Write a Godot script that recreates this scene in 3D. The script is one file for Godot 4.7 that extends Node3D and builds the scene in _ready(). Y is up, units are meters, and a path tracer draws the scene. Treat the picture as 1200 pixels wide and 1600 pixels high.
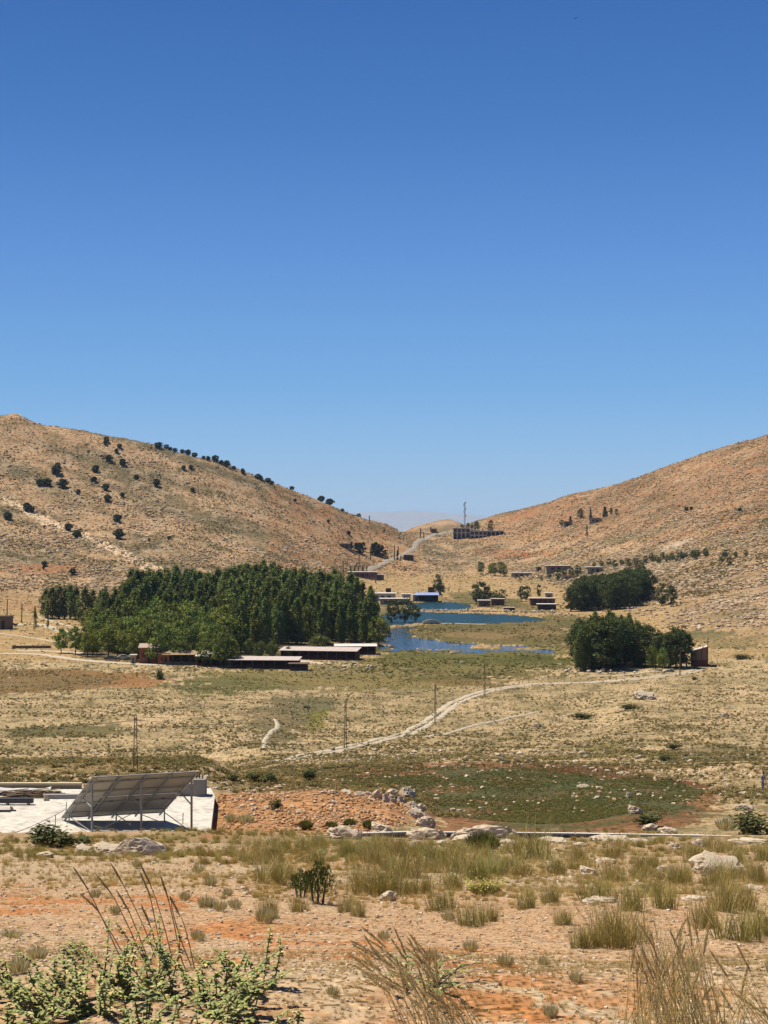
extends Node3D
# A dry mountain valley seen from a slope. The eye is at the origin, looking down -Z; "row" and "u" are the photograph's pixel grid, used only to read directions.

const F := 2400.0          # focal length in photograph pixels
const K := 1.4             # metres of depth for one unit of the depth tables
const EXPOSURE := 1.6
const PALE := 0.8            # one factor on every plain base colour
const HZ := 815.0          # row of the level horizon

var rng := RandomNumberGenerator.new()
var taken := {}
var mats := {}
var ds := PackedFloat32Array()      # depth of each terrain row
var us := PackedFloat32Array()      # direction of each terrain column
var hs := PackedFloat32Array()      # heights
var nc := 0
var nr := 0
var n_fine := FastNoiseLite.new()
var n_mid := FastNoiseLite.new()
var n_big := FastNoiseLite.new()
var n_warp := FastNoiseLite.new()
var n_streak := FastNoiseLite.new()
var zones := []
var lakes := []
var keep_out := []
var tex := {}

# ---------------------------------------------------------------- helpers: naming
func numbered(called: String) -> String:
	var k: int = taken.get(called, 0)
	taken[called] = k + 1
	return called if k == 0 else "%s_%03d" % [called, k]

func tag(o: Node, label := "", category := "", group := "", kind := "") -> Node:
	if label: o.set_meta("label", label)
	if category: o.set_meta("category", category)
	if group: o.set_meta("group", group)
	if kind: o.set_meta("kind", kind)
	return o

func thing(called: String, at: Vector3, turn: float, label: String, category: String, group := "") -> Node3D:
	var o := Node3D.new()
	o.name = numbered(called)
	add_child(o)
	o.position = at
	o.rotation.y = turn
	tag(o, label, category, group)
	return o

func put(called: String, mesh: Mesh, m: Material, parent: Node = null) -> MeshInstance3D:
	var o := MeshInstance3D.new()
	o.mesh = mesh
	o.material_override = m
	if parent == null:
		o.name = numbered(called)
		add_child(o)
	else:
		o.name = called
		parent.add_child(o, true)
	return o

# ---------------------------------------------------------------- helpers: materials
func mat(key: String, c: Color, rough := 0.85, metal := 0.0) -> StandardMaterial3D:
	if mats.has(key): return mats[key]
	var m := StandardMaterial3D.new()
	m.resource_name = key
	m.albedo_color = (c * PALE).linear_to_srgb()
	m.roughness = rough
	m.metallic = metal
	m.metallic_specular = 0.35
	mats[key] = m
	return m

func worn(key: String, c: Color, scale := 0.5, rough := 0.9, bump := 0.0) -> StandardMaterial3D:
	if mats.has(key): return mats[key]
	var m := mat(key, c, rough)
	m.albedo_texture = tex.soil
	m.uv1_triplanar = true
	m.uv1_world_triplanar = true
	m.uv1_scale = Vector3.ONE * scale
	if bump > 0.0:
		m.heightmap_enabled = true
		m.heightmap_texture = tex.soil
		m.heightmap_scale = bump
	return m

func leafmat(key: String, back := 0.12) -> StandardMaterial3D:
	if mats.has(key): return mats[key]
	var m := mat(key, Color(1.25, 1.25, 1.25) if key.begins_with("leaves") else Color(1.08, 1.08, 1.08), 0.75)
	m.vertex_color_use_as_albedo = true
	m.metallic_specular = 0.25
	m.backlight_enabled = true
	m.backlight = Color(back, back, back * 0.5).linear_to_srgb()
	return m

func noise_tex(kind: int, freq: float, oct: int, lo: float, mid: float, hi: float, sd: int, cell := -1) -> NoiseTexture2D:
	var n := FastNoiseLite.new()
	n.noise_type = kind
	n.frequency = freq
	n.seed = sd
	n.fractal_octaves = oct
	if cell >= 0: n.cellular_return_type = cell
	var t := NoiseTexture2D.new()
	t.width = 1024
	t.height = 1024
	t.seamless = true
	t.noise = n
	var g := Gradient.new()
	g.set_color(0, Color(lo, lo, lo))
	g.set_color(1, Color(hi, hi, hi))
	g.add_point(0.5, Color(mid, mid, mid))
	t.color_ramp = g
	return t

func speckle_tex(sd: int) -> ImageTexture:      # grains of soil, straw, dark scrub and pale stone, no larger shapes
	var r := RandomNumberGenerator.new()
	r.seed = sd
	var n := 1024
	var im := Image.create(n, n, false, Image.FORMAT_RGB8)
	im.fill(Color(0.86, 0.85, 0.83))
	var tones := [Color(0.46, 0.44, 0.38), Color(0.58, 0.55, 0.46), Color(0.70, 0.67, 0.58), Color(1.0, 0.98, 0.94), Color(0.96, 0.93, 0.86), Color(0.80, 0.74, 0.66), Color(0.92, 0.84, 0.74), Color(0.36, 0.34, 0.29)]
	for k in 150000:
		var w := 1 + int(3.6 * pow(r.randf(), 2.2))
		var h := 1 + int(2.6 * pow(r.randf(), 2.2))
		im.fill_rect(Rect2i(r.randi() % n, r.randi() % n, w, h), tones[r.randi() % tones.size()])
	return ImageTexture.create_from_image(im)

# ---------------------------------------------------------------- helpers: geometry
class Soup:
	var v := PackedVector3Array()
	var c := PackedColorArray()
	var uv := PackedVector2Array()
	func tri(a: Vector3, b: Vector3, d: Vector3, col := Color.WHITE) -> void:
		v.append(a); v.append(b); v.append(d)
		c.append(col); c.append(col); c.append(col)
	func quad(a: Vector3, b: Vector3, d: Vector3, e: Vector3, col := Color.WHITE) -> void:
		tri(a, b, d, col)
		tri(a, d, e, col)
	func box(o: Vector3, x: Vector3, y: Vector3, z: Vector3, col := Color.WHITE) -> void:   # o is the centre, x y z half edges
		var p := []
		for i in 8:
			p.append(o + x * (1 if i & 1 else -1) + y * (1 if i & 2 else -1) + z * (1 if i & 4 else -1))
		quad(p[0], p[2], p[3], p[1], col); quad(p[4], p[5], p[7], p[6], col)
		quad(p[0], p[4], p[6], p[2], col); quad(p[1], p[3], p[7], p[5], col)
		quad(p[2], p[6], p[7], p[3], col); quad(p[0], p[1], p[5], p[4], col)
	func bx(x0: float, x1: float, y0: float, y1: float, z0: float, z1: float, col := Color.WHITE) -> void:
		box(Vector3(x0 + x1, y0 + y1, z0 + z1) * 0.5, Vector3((x1 - x0) * 0.5, 0, 0), Vector3(0, (y1 - y0) * 0.5, 0), Vector3(0, 0, (z1 - z0) * 0.5), col)
	func tube(a: Vector3, b: Vector3, ra: float, rb: float, n := 5, col := Color.WHITE) -> void:
		var w := (b - a).normalized()
		var s := w.cross(Vector3(0.31, 0.2, 0.93)).normalized()
		var t := w.cross(s)
		for i in n:
			var p := s * cos(TAU * i / n) + t * sin(TAU * i / n)
			var q := s * cos(TAU * (i + 1) / n) + t * sin(TAU * (i + 1) / n)
			quad(a + p * ra, a + q * ra, b + q * rb, b + p * rb, col)
			if rb > 0.004: tri(b, b + p * rb, b + q * rb, col)
	func bar(a: Vector3, b: Vector3, w: float, h: float, col := Color.WHITE) -> void:
		var d := (b - a)
		var z := d.normalized()
		var x := z.cross(Vector3.UP)
		x = Vector3.RIGHT if x.length() < 0.05 else x.normalized()
		var y := x.cross(z).normalized()
		box((a + b) * 0.5, x * w * 0.5, y * h * 0.5, d * 0.5, col)
	func mesh(smooth := false) -> ArrayMesh:
		var st := SurfaceTool.new()
		st.begin(Mesh.PRIMITIVE_TRIANGLES)
		if smooth: st.set_smooth_group(0)
		else: st.set_smooth_group(-1)
		for i in v.size():
			st.set_color(c[i])
			st.add_vertex(v[i])
		st.generate_normals()
		return st.commit()
	func flat() -> ArrayMesh:
		var n := PackedVector3Array()
		n.resize(v.size())
		for i in range(0, v.size(), 3):
			var k := (v[i + 2] - v[i]).cross(v[i + 1] - v[i]).normalized()
			n[i] = k; n[i + 1] = k; n[i + 2] = k
		var a := []
		a.resize(Mesh.ARRAY_MAX)
		a[Mesh.ARRAY_VERTEX] = v
		a[Mesh.ARRAY_NORMAL] = n
		a[Mesh.ARRAY_COLOR] = c
		var m := ArrayMesh.new()
		m.add_surface_from_arrays(Mesh.PRIMITIVE_TRIANGLES, a)
		return m

func slab_of(poly: PackedVector2Array, z0: float, z1: float) -> ArrayMesh:     # an outline in x,y pushed from z0 to z1
	var s := Soup.new()
	var id := Geometry2D.triangulate_polygon(poly)
	for i in range(0, id.size(), 3):
		var a := poly[id[i]]; var b := poly[id[i + 1]]; var c := poly[id[i + 2]]
		s.tri(Vector3(a.x, a.y, z0), Vector3(b.x, b.y, z0), Vector3(c.x, c.y, z0))
		s.tri(Vector3(a.x, a.y, z1), Vector3(c.x, c.y, z1), Vector3(b.x, b.y, z1))
	for i in poly.size():
		var a := poly[i]; var b := poly[(i + 1) % poly.size()]
		s.quad(Vector3(a.x, a.y, z0), Vector3(b.x, b.y, z0), Vector3(b.x, b.y, z1), Vector3(a.x, a.y, z1))
	return s.flat()

func rv() -> Vector3:
	return Vector3(rng.randfn(), rng.randfn(), rng.randfn()).normalized()

# ---------------------------------------------------------------- terrain
func px(u: float, row: float, d0: float) -> Vector3:
	var d := K * d0
	return Vector3((u - 600.0) / F * d, (HZ - row) / F * d, -d)

func col_at(u: float) -> float:
	var lo := 0
	var hi := nc - 1
	while hi - lo > 1:
		var m := (lo + hi) >> 1
		if us[m] <= u: lo = m
		else: hi = m
	return lo + clampf((u - us[lo]) / (us[hi] - us[lo]), 0.0, 1.0)

func row_at(d: float) -> float:
	var lo := 0
	var hi := nr - 1
	while hi - lo > 1:
		var m := (lo + hi) >> 1
		if ds[m] <= d: lo = m
		else: hi = m
	return lo + clampf((d - ds[lo]) / (ds[hi] - ds[lo]), 0.0, 1.0)

func ground(x: float, z: float) -> float:
	var d := maxf(-z, ds[0])
	var c := col_at(600.0 + F * x / d)
	var r := row_at(d)
	var i := mini(int(c), nc - 2)
	var j := mini(int(r), nr - 2)
	var fc := c - i
	var fr := r - j
	var o := j * nc + i
	return lerpf(lerpf(hs[o], hs[o + 1], fc), lerpf(hs[o + nc], hs[o + nc + 1], fc), fr)

func spot(u: float, row: float, d_from := 3.0) -> Vector3:      # where the sight line through (u, row) meets the ground
	var best := Vector3.ZERO
	var least := 1e9
	var c := col_at(u)
	var i := mini(int(c), nc - 2)
	var fc := c - i
	for j in range(nr):
		var d := ds[j]
		if d < d_from: continue
		if d > 1750.0: break
		var o := j * nc + i
		var y := lerpf(hs[o], hs[o + 1], fc)
		var r := HZ - y / d * F
		if r < least:
			least = r
			best = Vector3((u - 600.0) / F * d, y, -d)
			if r <= row: return best
	return best

func on_ground(p: Vector3, up := 0.0) -> Vector3:
	return Vector3(p.x, ground(p.x, p.z) + up, p.z)

func mpp(p: Vector3) -> float:      # metres for one photograph pixel at that distance
	return -p.z / F

const FG := [[1600, 3.8], [1500, 7.0], [1400, 17.0], [1350, 30.0], [1325, 45.0], [1308, 62.0]]
const LEFT := [[1298, 67], [1328, 70], [1243, 84], [1222, 88], [1205, 158], [1150, 195], [1100, 240], [1060, 295], [1035, 335], [1000, 398], [955, 527]]
const MID := [[1298, 68], [1290, 80], [1250, 97], [1195, 125], [1180, 160], [1160, 190], [1130, 232], [1100, 259], [1060, 301], [1020, 360], [985, 434], [945, 567]]
const EAST := [[1298, 68], [1270, 82], [1230, 102], [1195, 125], [1170, 160], [1140, 195], [1110, 235], [1060, 300]]
var columns := [
	[-1600, LEFT + [[900, 600], [780, 750], [640, 860], [570, 900]]],
	[-400, LEFT + [[905, 600], [800, 750], [650, 860], [600, 900]]],
	[-100, LEFT + [[912, 600], [855, 685], [785, 770], [705, 845], [645, 900]]],
	[0, LEFT + [[915, 600], [860, 685], [790, 770], [716, 845], [652, 900]]],
	[100, LEFT + [[920, 600], [870, 680], [800, 770], [730, 845], [669, 900]]],
	[200, LEFT + [[925, 590], [880, 670], [810, 770], [745, 850], [688, 900]]],
	[300, LEFT + [[930, 590], [890, 660], [830, 760], [770, 840], [712, 905]]],
	[400, [[1300, 67], [1262, 76], [1228, 95], [1205, 125], [1185, 160], [1150, 195], [1100, 244], [1060, 298], [1035, 335], [1000, 398], [955, 527], [935, 600], [905, 670], [860, 750], [800, 840], [745, 915]]],
	[500, [[1298, 68], [1240, 80], [1236, 84], [1225, 100], [1200, 122], [1180, 165], [1160, 190], [1130, 230], [1100, 256], [1060, 301], [1020, 360], [985, 434], [945, 567], [915, 700], [890, 760], [850, 830], [815, 890], [782, 935]]],
	[600, [[1298, 68], [1246, 79], [1242, 83], [1225, 101], [1196, 124], [1180, 163], [1160, 190], [1130, 232], [1100, 259], [1060, 301], [1020, 360], [985, 434], [945, 567], [930, 640], [905, 790], [885, 850], [860, 900], [838, 940], [820, 975]]],
	[640, [[1298, 68], [1270, 77], [1260, 84], [1232, 101], [1196, 124], [1180, 163], [1160, 190], [1130, 232], [1100, 259], [1060, 301], [1020, 360], [985, 434], [945, 567], [930, 640], [905, 790], [888, 850], [868, 900], [850, 945], [838, 985], [831, 1040]]],
	[700, MID + [[930, 640], [905, 790], [890, 850], [875, 900], [858, 950], [845, 990], [838, 1020], [829, 1080]]],
	[800, MID + [[930, 640], [905, 770], [880, 860], [855, 930], [835, 1000], [815, 1050], [797, 1090]]],
	[900, MID.slice(0, 11) + [[955, 520], [925, 640], [895, 740], [860, 840], [830, 920], [800, 990], [772, 1050]]],
	[1000, EAST + [[1020, 360], [985, 430], [950, 510], [915, 610], [880, 700], [840, 790], [800, 880], [770, 950], [743, 1010]]],
	[1100, EAST + [[1010, 365], [970, 435], [930, 520], [880, 620], [830, 720], [780, 830], [740, 910], [708, 980]]],
	[1200, EAST + [[1000, 370], [960, 430], [920, 500], [870, 580], [820, 670], [770, 770], [720, 870], [679, 950]]],
	[1500, EAST + [[985, 370], [935, 430], [890, 500], [830, 580], [770, 670], [710, 770], [650, 870], [600, 950]]],
	[2800, EAST + [[980, 370], [900, 500], [780, 700], [620, 950]]],
]

func pchip(xs: PackedFloat32Array, ys: PackedFloat32Array, x: float) -> float:
	var n := xs.size()
	if x <= xs[0]: return ys[0]
	if x >= xs[n - 1]: return ys[n - 1]
	var i := 0
	while xs[i + 1] < x: i += 1
	var h := xs[i + 1] - xs[i]
	var s := (ys[i + 1] - ys[i]) / h
	var m0 := s
	var m1 := s
	if i > 0:
		var sp := (ys[i] - ys[i - 1]) / (xs[i] - xs[i - 1])
		m0 = 0.0 if sp * s <= 0.0 else 2.0 * sp * s / (sp + s)
	if i < n - 2:
		var sn := (ys[i + 2] - ys[i + 1]) / (xs[i + 2] - xs[i + 1])
		m1 = 0.0 if sn * s <= 0.0 else 2.0 * sn * s / (sn + s)
	var t := (x - xs[i]) / h
	var t2 := t * t
	var t3 := t2 * t
	return (2 * t3 - 3 * t2 + 1) * ys[i] + (t3 - 2 * t2 + t) * h * m0 + (-2 * t3 + 3 * t2) * ys[i + 1] + (t3 - t2) * h * m1

func in_poly(p: Vector2, z: Dictionary) -> bool:
	if p.x < z.x0 or p.x > z.x1 or p.y < z.y0 or p.y > z.y1: return false
	return Geometry2D.is_point_in_polygon(p, z.poly)

func area(poly: PackedVector2Array, more := {}) -> Dictionary:
	var z := {"poly": poly, "x0": 1e9, "x1": -1e9, "y0": 1e9, "y1": -1e9}
	for p in poly:
		z.x0 = minf(z.x0, p.x); z.x1 = maxf(z.x1, p.x); z.y0 = minf(z.y0, p.y); z.y1 = maxf(z.y1, p.y)
	z.merge(more)
	return z

func flat_poly(pts: Array, y: float) -> PackedVector2Array:     # pixel outline on the level y, as x,z
	var o := PackedVector2Array()
	for p in pts:
		var d: float = y / (HZ - p[1]) * F
		o.append(Vector2((p[0] - 600.0) / F * d, -d))
	return o

func ground_poly(pts: Array) -> PackedVector2Array:
	var o := PackedVector2Array()
	for p in pts:
		var q := spot(p[0], p[1])
		o.append(Vector2(q.x, q.z))
	return o

const WATER := -43.25
const SLAB := -20.5

func shape_terrain() -> void:
	var d := 0.6
	while d < 2700.0:
		ds.append(d)
		if d < 5.0: d *= 1.05
		elif d < 87.0: d *= 1.011
		elif d < 730.0: d *= 1.0095
		elif d < 1560.0: d *= 1.0033
		else: d *= 1.03
	nr = ds.size()
	var u := -1600.0
	while u < 2801.0:
		us.append(u)
		u += 2.5 if u > -40.0 and u < 1240.0 else 24.0
	nc = us.size()
	# profiles
	var cu := PackedFloat32Array()
	var prof := []
	for c in columns:
		cu.append(c[0])
		var xs := PackedFloat32Array([0.5, 2.5])
		var ys := PackedFloat32Array([-1.6, -1.62])
		for s in FG + c[1]:
			xs.append(s[1] * K)
			ys.append((HZ - s[0]) / F * s[1] * K)
		var last := xs[xs.size() - 1]
		var top := ys[ys.size() - 1]
		var uu: float = c[0]
		xs.append(last + 160.0)
		if uu >= 600 and uu <= 760:
			ys.append(top - 14.0)
			if uu == 700.0: xs.append(2380.0); ys.append(3.5); xs.append(2700.0); ys.append(-40.0)
			elif uu == 640.0: xs.append(2380.0); ys.append(-12.0); xs.append(2700.0); ys.append(-60.0)
			else: xs.append(2380.0); ys.append(-42.0)
		else:
			ys.append(top - 30.0)
			xs.append(2650.0); ys.append(-60.0)
		var line := PackedFloat32Array()
		line.resize(nr)
		for j in nr: line[j] = pchip(xs, ys, ds[j])
		prof.append(line)
	var lake_y := -43.0
	hs.resize(nr * nc)
	var pn := cu.size()
	for i in nc:
		var k := 0
		while k < pn - 2 and cu[k + 1] <= us[i]: k += 1
		var t := (us[i] - cu[k]) / (cu[k + 1] - cu[k])
		var a: PackedFloat32Array = prof[maxi(k - 1, 0)]
		var b: PackedFloat32Array = prof[k]
		var c: PackedFloat32Array = prof[k + 1]
		var e: PackedFloat32Array = prof[mini(k + 2, pn - 1)]
		var wb := (cu[k + 1] - cu[k])
		var wa := (cu[k] - cu[k - 1]) if k > 0 else wb
		var we := (cu[mini(k + 2, pn - 1)] - cu[k + 1]) if k < pn - 2 else wb
		for j in nr:
			var dj := ds[j]
			# slope-limited cubic across the columns
			var s1 := (c[j] - b[j]) / wb
			var s0 := (b[j] - a[j]) / wa if k > 0 else s1
			var s2 := (e[j] - c[j]) / we if k < pn - 2 else s1
			var m0 := 0.0 if s0 * s1 <= 0.0 else 2.0 * s0 * s1 / (s0 + s1)
			var m1 := 0.0 if s2 * s1 <= 0.0 else 2.0 * s2 * s1 / (s2 + s1)
			var t2 := t * t
			var t3 := t2 * t
			var y := (2 * t3 - 3 * t2 + 1) * b[j] + (t3 - 2 * t2 + t) * wb * m0 + (-2 * t3 + 3 * t2) * c[j] + (t3 - t2) * wb * m1
			var x := (us[i] - 600.0) / F * dj
			var z := -dj
			if dj < 95.0:
				y += 0.11 * n_mid.get_noise_2d(x * 4.0, z * 4.0) * clampf(dj / 12.0, 0.2, 1.0) + 0.035 * n_fine.get_noise_2d(x * 3.0, z * 3.0) + 0.25 * n_mid.get_noise_2d(x, z) * clampf(dj / 30.0, 0.0, 1.0)
			elif dj < 470.0:
				y += 0.5 * n_mid.get_noise_2d(x * 0.6, z * 0.6) * clampf((470.0 - dj) / 120.0, 0.0, 1.0) + 0.12 * n_mid.get_noise_2d(x * 3.0, z * 3.0)
			else:
				var up := clampf((y + 41.0) / 18.0, 0.0, 1.0)
				if dj > 1600.0: up *= 0.6
				y += up * (2.2 * n_big.get_noise_2d(x, z) + 1.5 * n_mid.get_noise_2d(x * 0.35, z * 0.35) + 0.7 * n_mid.get_noise_2d(x * 1.2, z * 1.2)) + 0.06 * n_mid.get_noise_2d(x * 2.0, z * 2.0)
				# the rocky knob on the west hill
				var kx := (us[i] - 26.0) / 20.0
				var kd := (dj - 1255.0) / 25.0
				if absf(kx) < 3.0 and absf(kd) < 3.0: y += 5.0 * exp(-kx * kx - kd * kd) + 1.5 * exp(-kx * kx * 0.4 - kd * kd) * n_mid.get_noise_2d(x * 3.0, z * 3.0)
			hs[j * nc + i] = y
	# the level pad under the concrete platform, and the lake beds
	for j in nr:
		var dj := ds[j]
		for i in nc:
			var x := (us[i] - 600.0) / F * dj
			if dj > 90.0 and dj < 124.0 and x < -8.0:
				if x < -11.0 and dj > 97.5 and dj < 121.5: hs[j * nc + i] = minf(hs[j * nc + i], SLAB - 0.75)
			elif dj > 470.0 and dj < 860.0:
				var p := Vector2(x, -dj)
				for l in lakes:
					if in_poly(p, l):
						var islet := n_mid.get_noise_2d(x * 1.6, -dj * 0.7) + clampf((x - 20.0) / 90.0, 0.0, 0.25)
						hs[j * nc + i] = WATER - 0.7 if islet < 0.22 or dj > 560.0 else WATER + 0.05

# ---------------------------------------------------------------- what the ground is made of
func zone(pts: Array, a: Color, b: Color, freq: float, bias := 0.0, warp := 1.5, edge := 1.0) -> void:
	zones.append(area(ground_poly(pts), {"a": a, "b": b, "f": freq, "bias": bias, "warp": warp, "edge": edge}))

func lay_zones() -> void:
	var olive := Color(0.105, 0.108, 0.028)
	var olive2 := Color(0.21, 0.165, 0.055)
	# the wet meadow round the water, and the island
	zone([[265, 1066], [330, 1052], [420, 1046], [520, 1040], [600, 1014], [880, 1012], [900, 1040], [850, 1056], [770, 1068], [690, 1079], [560, 1079], [440, 1077], [310, 1088], [262, 1082]], olive, olive2, 0.03, 0.0, 7.0)
	zone([[590, 1030], [870, 1016], [890, 1036], [700, 1045], [600, 1044]], Color(0.075, 0.088, 0.02), Color(0.15, 0.13, 0.036), 0.05, 0.0, 6.0)
	zone([[640, 1060], [760, 1052], [850, 1045], [800, 1066], [690, 1075]], Color(0.19, 0.135, 0.05), Color(0.11, 0.1, 0.03), 0.05, 0.0, 6.0)
	zone([[630, 990], [650, 978], [720, 974], [800, 973], [870, 967], [905, 975], [890, 1014], [800, 1010], [700, 1004], [640, 1000]], Color(0.12, 0.105, 0.032), Color(0.09, 0.085, 0.026), 0.05, 0.0, 5.0)
	zone([[670, 988], [730, 981], [800, 979], [868, 976], [872, 992], [840, 1000], [760, 999], [690, 996]], Color(0.235, 0.165, 0.068), Color(0.155, 0.12, 0.045), 0.05, 0.1, 5.0)
	zone([[690, 976], [870, 962], [960, 968], [900, 978], [800, 979]], Color(0.19, 0.15, 0.055), Color(0.10, 0.095, 0.03), 0.06, 0.0, 4.0)
	zone([[930, 1000], [1010, 990], [1130, 985], [1200, 1000], [1200, 1012], [1080, 1010]], Color(0.10, 0.105, 0.04), Color(0.24, 0.18, 0.08), 0.05, 0.0, 5.0)
	zone([[700, 925], [760, 925], [840, 945], [880, 958], [760, 950], [700, 940]], Color(0.10, 0.10, 0.03), Color(0.20, 0.15, 0.06), 0.04, 0.0, 4.0)
	zone([[560, 945], [640, 940], [640, 952], [620, 975], [560, 985]], Color(0.10, 0.095, 0.035), Color(0.24, 0.18, 0.09), 0.05, 0.0, 4.0)
	# darker litter ground under the trees
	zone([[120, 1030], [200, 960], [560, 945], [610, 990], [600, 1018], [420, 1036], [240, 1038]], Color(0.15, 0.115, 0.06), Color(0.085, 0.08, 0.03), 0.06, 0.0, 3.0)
	# ploughed strip and olive patches west of the stream
	zone([[-80, 1046], [120, 1046], [225, 1052], [250, 1064], [190, 1072], [110, 1081], [-80, 1086]], Color(0.22, 0.125, 0.042), Color(0.17, 0.115, 0.045), 0.06, 0.0, 2.5)
	zone([[180, 1056], [262, 1060], [250, 1074], [170, 1076]], Color(0.33, 0.165, 0.062), Color(0.28, 0.15, 0.06), 0.06, 0.0, 3.0)
	zone([[20, 1139], [80, 1134], [190, 1137], [188, 1146], [110, 1153], [40, 1150]], Color(0.11, 0.105, 0.04), Color(0.20, 0.155, 0.062), 0.06, 0.0, 3.0)
	zone([[-60, 1196], [120, 1186], [330, 1190], [330, 1206], [100, 1212], [-60, 1214]], Color(0.14, 0.125, 0.05), Color(0.25, 0.18, 0.08), 0.07, 0.0, 3.0)
	zone([[390, 1110], [470, 1082], [520, 1100], [470, 1140], [440, 1170], [400, 1172]], Color(0.13, 0.12, 0.055), Color(0.22, 0.165, 0.08), 0.07, 0.0, 3.0)
	zone([[484, 1112], [508, 1106], [508, 1140], [486, 1146]], Color(0.17, 0.16, 0.03), Color(0.22, 0.19, 0.05), 0.07, 0.0, 2.0)
	zone([[880, 1168], [960, 1160], [1000, 1172], [980, 1186], [900, 1184]], Color(0.19, 0.165, 0.05), Color(0.25, 0.19, 0.08), 0.07, 0.0, 3.0)
	zone([[1000, 1180], [1100, 1168], [1200, 1172], [1200, 1192], [1060, 1194]], Color(0.11, 0.11, 0.05), Color(0.25, 0.19, 0.09), 0.09, 0.0, 3.0)
	# the sown field: green rows over red earth
	zone([[455, 1228], [500, 1205], [600, 1194], [800, 1189], [960, 1197], [1090, 1216], [1145, 1246], [1120, 1276], [1010, 1304], [690, 1304], [672, 1272], [650, 1240], [560, 1238]], Color(0.17, 0.078, 0.032), Color(0.235, 0.115, 0.05), 0.12, 0.0, 1.5)
	zone([[570, 1217], [640, 1205], [780, 1198], [930, 1204], [1060, 1224], [1128, 1246], [1112, 1274], [1010, 1299], [860, 1298], [770, 1284], [690, 1264], [660, 1240], [560, 1232]], Color(0.072, 0.082, 0.028), Color(0.19, 0.095, 0.04), 0.30, 0.10, 3.0)
	zone([[640, 1206], [780, 1198], [930, 1204], [1050, 1224], [1110, 1246], [1000, 1276], [800, 1268], [690, 1250]], Color(0.06, 0.08, 0.028), Color(0.12, 0.085, 0.034), 0.42, 0.12, 3.0)
	zone([[800, 1192], [960, 1202], [1080, 1218], [1120, 1236], [1060, 1228], [900, 1210]], Color(0.155, 0.06, 0.027), Color(0.10, 0.075, 0.03), 0.3, 0.0, 2.0)
	# dug orange earth between platform and field
	zone([[338, 1236], [420, 1238], [560, 1234], [650, 1244], [665, 1290], [560, 1302], [420, 1300], [335, 1312]], Color(0.46, 0.235, 0.105), Color(0.36, 0.19, 0.085), 0.35, 0.0, 1.0)
	zone([[400, 1226], [560, 1222], [640, 1230], [600, 1237], [480, 1238]], Color(0.30, 0.15, 0.065), Color(0.2, 0.13, 0.055), 0.3, 0.0, 1.0)
	# red earth showing on the near slope
	zone([[-40, 1386], [120, 1392], [260, 1412], [230, 1440], [80, 1434], [-40, 1420]], Color(0.46, 0.19, 0.065), Color(0.42, 0.24, 0.11), 0.9, 0.15, 0.9)
	zone([[250, 1440], [400, 1436], [560, 1452], [690, 1474], [760, 1510], [640, 1530], [420, 1508], [300, 1476]], Color(0.46, 0.19, 0.065), Color(0.42, 0.24, 0.11), 0.9, 0.18, 0.9)
	zone([[560, 1545], [700, 1505], [860, 1530], [1010, 1575], [960, 1640], [620, 1640]], Color(0.46, 0.185, 0.06), Color(0.42, 0.23, 0.10), 1.2, 0.18, 0.7)
	zone([[340, 1375], [430, 1372], [470, 1386], [390, 1398]], Color(0.42, 0.2, 0.085), Color(0.41, 0.27, 0.15), 0.9, 0.0, 0.5)
	# red bank in the valley head, pale scree track on the west hill, red cuts on the east hill
	zone([[740, 862], [800, 858], [880, 862], [860, 870], [780, 872]], Color(0.37, 0.155, 0.065), Color(0.34, 0.2, 0.09), 0.03, 0.0, 6.0)
	zone([[720, 838], [800, 838], [860, 828], [870, 838], [780, 850], [710, 850]], Color(0.43, 0.25, 0.12), Color(0.38, 0.25, 0.13), 0.03, 0.0, 6.0)
	zone([[0, 778], [60, 800], [120, 828], [180, 852], [230, 880], [310, 906], [250, 908], [190, 872], [120, 838], [50, 808], [0, 786]], Color(0.72, 0.55, 0.35), Color(0.6, 0.44, 0.27), 0.04, 0.0, 2.0)
	zone([[0, 882], [120, 884], [170, 896], [90, 900], [0, 893]], Color(0.36, 0.185, 0.085), Color(0.37, 0.24, 0.12), 0.03, 0.0, 6.0)
	zone([[0, 925], [60, 930], [60, 955], [0, 950]], Color(0.36, 0.19, 0.09), Color(0.37, 0.24, 0.12), 0.03, 0.0, 6.0)
	zone([[790, 806], [860, 792], [960, 790], [900, 812], [960, 824], [860, 818], [800, 815]], Color(0.36, 0.165, 0.072), Color(0.33, 0.2, 0.1), 0.03, 0.0, 8.0)
	zone([[1020, 770], [1200, 720], [1200, 760], [1100, 780]], Color(0.38, 0.205, 0.105), Color(0.34, 0.215, 0.11), 0.02, 0.0, 12.0)
	zone([[930, 845], [1060, 815], [1120, 800], [1060, 822], [960, 852]], Color(0.17, 0.155, 0.07), Color(0.27, 0.2, 0.1), 0.03, 0.0, 8.0)
	zone([[1080, 850], [1200, 830], [1200, 848], [1110, 856]], Color(0.15, 0.15, 0.075), Color(0.27, 0.2, 0.1), 0.03, 0.0, 8.0)
	zone([[1040, 852], [1090, 840], [1060, 856], [1000, 868]], Color(0.5, 0.41, 0.29), Color(0.42, 0.32, 0.2), 0.03, 0.0, 4.0)
	zone([[1090, 860], [1200, 852], [1200, 862], [1100, 866]], Color(0.34, 0.19, 0.09), Color(0.3, 0.2, 0.1), 0.03, 0.0, 5.0)
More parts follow.
